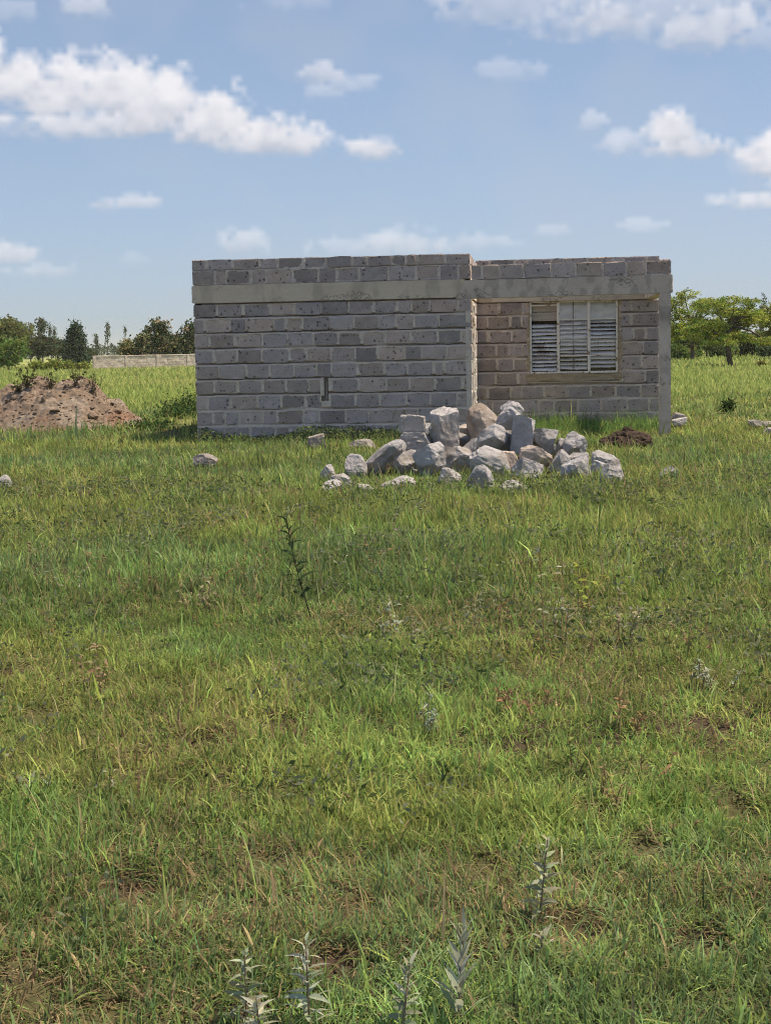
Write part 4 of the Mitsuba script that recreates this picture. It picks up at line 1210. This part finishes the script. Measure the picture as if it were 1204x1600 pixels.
c = scatter(420, 4.2, 17.5, .3); c = c[free(c[:, 0], c[:, 1], .3) & (nz(c[:, 0], c[:, 1], .5, 91) > .42)]
sv_, lv = [], []
kinds = [(.36, .38, .26), (.30, .35, .24), (.36, .28, .16), (.34, .22, .13), (.20, .28, .09)]
for x, y in c:
    g = np.array([x, y, float(gz(x, y))]); kc = kinds[rng.integers(5)]; Hh = rng.uniform(.06, .22) * min(1.2, .5 + y / 14); ln = rng.uniform(.022, .045)
    for k in range(int(rng.integers(2, 5))):
        lean = rng.normal(0, .35, 2); foot = g + [rng.normal(0, .04), rng.normal(0, .04), -.01]; hk = Hh * rng.uniform(.5, 1)
        pts = np.array([foot + np.array([lean[0] * hk * q ** 1.5, lean[1] * hk * q ** 1.5, hk * q]) for q in (0, .5, 1)])
        v, f = tube(pts, [.0025, .002, .001], 3); sv_.append((v, f, np.tile((.26, .18, .11), (len(v), 1))))
        for m in range(int(rng.integers(5, 10))):
            q = rng.uniform(.2, 1) ** .7
            p0 = np.array([np.interp(q, (0, .5, 1), pts[:, d]) for d in range(3)])
            a_, b_ = leaf_blade(p0, rng.uniform(0, 6.28), rng.uniform(.1, 1.0), ln * rng.uniform(.5, 1.0), ln * rng.uniform(.18, .32), rng.uniform(.2, 1), rng.normal(0, .6))
            lv.append((a_, b_, np.tile(tint(kc, 1, rng, .22, .08), (len(a_), 1))))
V, Fc = join([(a, b) for a, b, _ in sv_ + lv])
single('scattered_weeds', (V, Fc), 'leaf', 'pale and brown wispy weeds scattered through the field', 'weeds', kind='stuff', color=np.vstack([q[2] for q in sv_ + lv]))
# weeds on the mound
for i, (px, ty, by, lab, n, sp) in enumerate([(44, 568, 618, 'tallest brown-green weed on top of the earth mound', 170, .11), (28, 596, 622, 'low dark weed on the left shoulder of the earth mound', 110, .12), (80, 580, 604, 'slanting twiggy weed on the crest of the earth mound', 70, .08), (120, 568, 598, 'thin green weed right of the crest of the earth mound', 60, .06), (145, 580, 602, 'small thin weed on the right slope of the earth mound', 50, .07)]):
    rng = np.random.default_rng(300 + i)
    D = 30.2; tp, ft = P(px, ty, D), P(px, by, D)
    ft[2] = float(mound_h(np.array(ft[0]), np.array(ft[1]))) + float(gz(ft[0], ft[1])) - .03
    key = thing('mound_weed', lab, 'weed', None)
    st, ctr = [], []
    for k in range(7):
        e = tp + rng.normal(size=3) * [sp * 1.3, sp, 0] + [0, 0, -abs(rng.normal(0, .25)) * (tp[2] - ft[2])]
        if k == 0: e = tp
        st.append(tube([ft + rng.normal(size=3) * [.04, .04, 0], (ft + e) / 2 + rng.normal(size=3) * .02, e], [.008, .006, .003], 4))
        for _ in range(n // 7):
            s = rng.uniform(.1, 1); ctr.append(ft + (e - ft) * s + rng.normal(size=3) * .035)
    part(key, 'stem', join(st), 'bark')
    ctr = np.array(ctr)
    a, b, c_ = leaves(ctr, rng.uniform(.02, .045, len(ctr)), rng, tint((.075, .085, .035), len(ctr), rng, .3), .45)
    part(key, 'foliage', (a, b), 'leaf', color=c_)
# ------------------------------------------------------------------ the air
scene['air'] = {'type': 'homogeneous', 'albedo': {'type': 'rgb', 'value': [.95, .96, .98]}, 'sigma_t': .00016}
scene['haze'] = {'type': 'cube', 'to_world': T().translate([0, 0, 9]).scale([2500, 2700, 11]), 'bsdf': {'type': 'null'}, 'interior': {'type': 'ref', 'id': 'air'}}
labels['haze'] = {'label': 'thin blue haze over the plain', 'category': 'haze', 'kind': 'stuff'}
scene['camera']['medium'] = {'type': 'ref', 'id': 'air'}
if __name__ == '__main__':
    print('house pixels', [tuple(round(float(k)) for k in house_pix(*q)) for q in ((0, 0, 0), (0, 0, 2.885), (W1, 0, 2.885), (W1, DEEP, 2.885), (W2, 0, 0), (W2, 0, 2.69), (W1 + win[0], DEEP, win[2]), (W1 + win[1], DEEP, win[3]), (0, 0, .27), (0, 0, 2.178), (W2, DEEP, 0))], 'grass triangles', TRI)
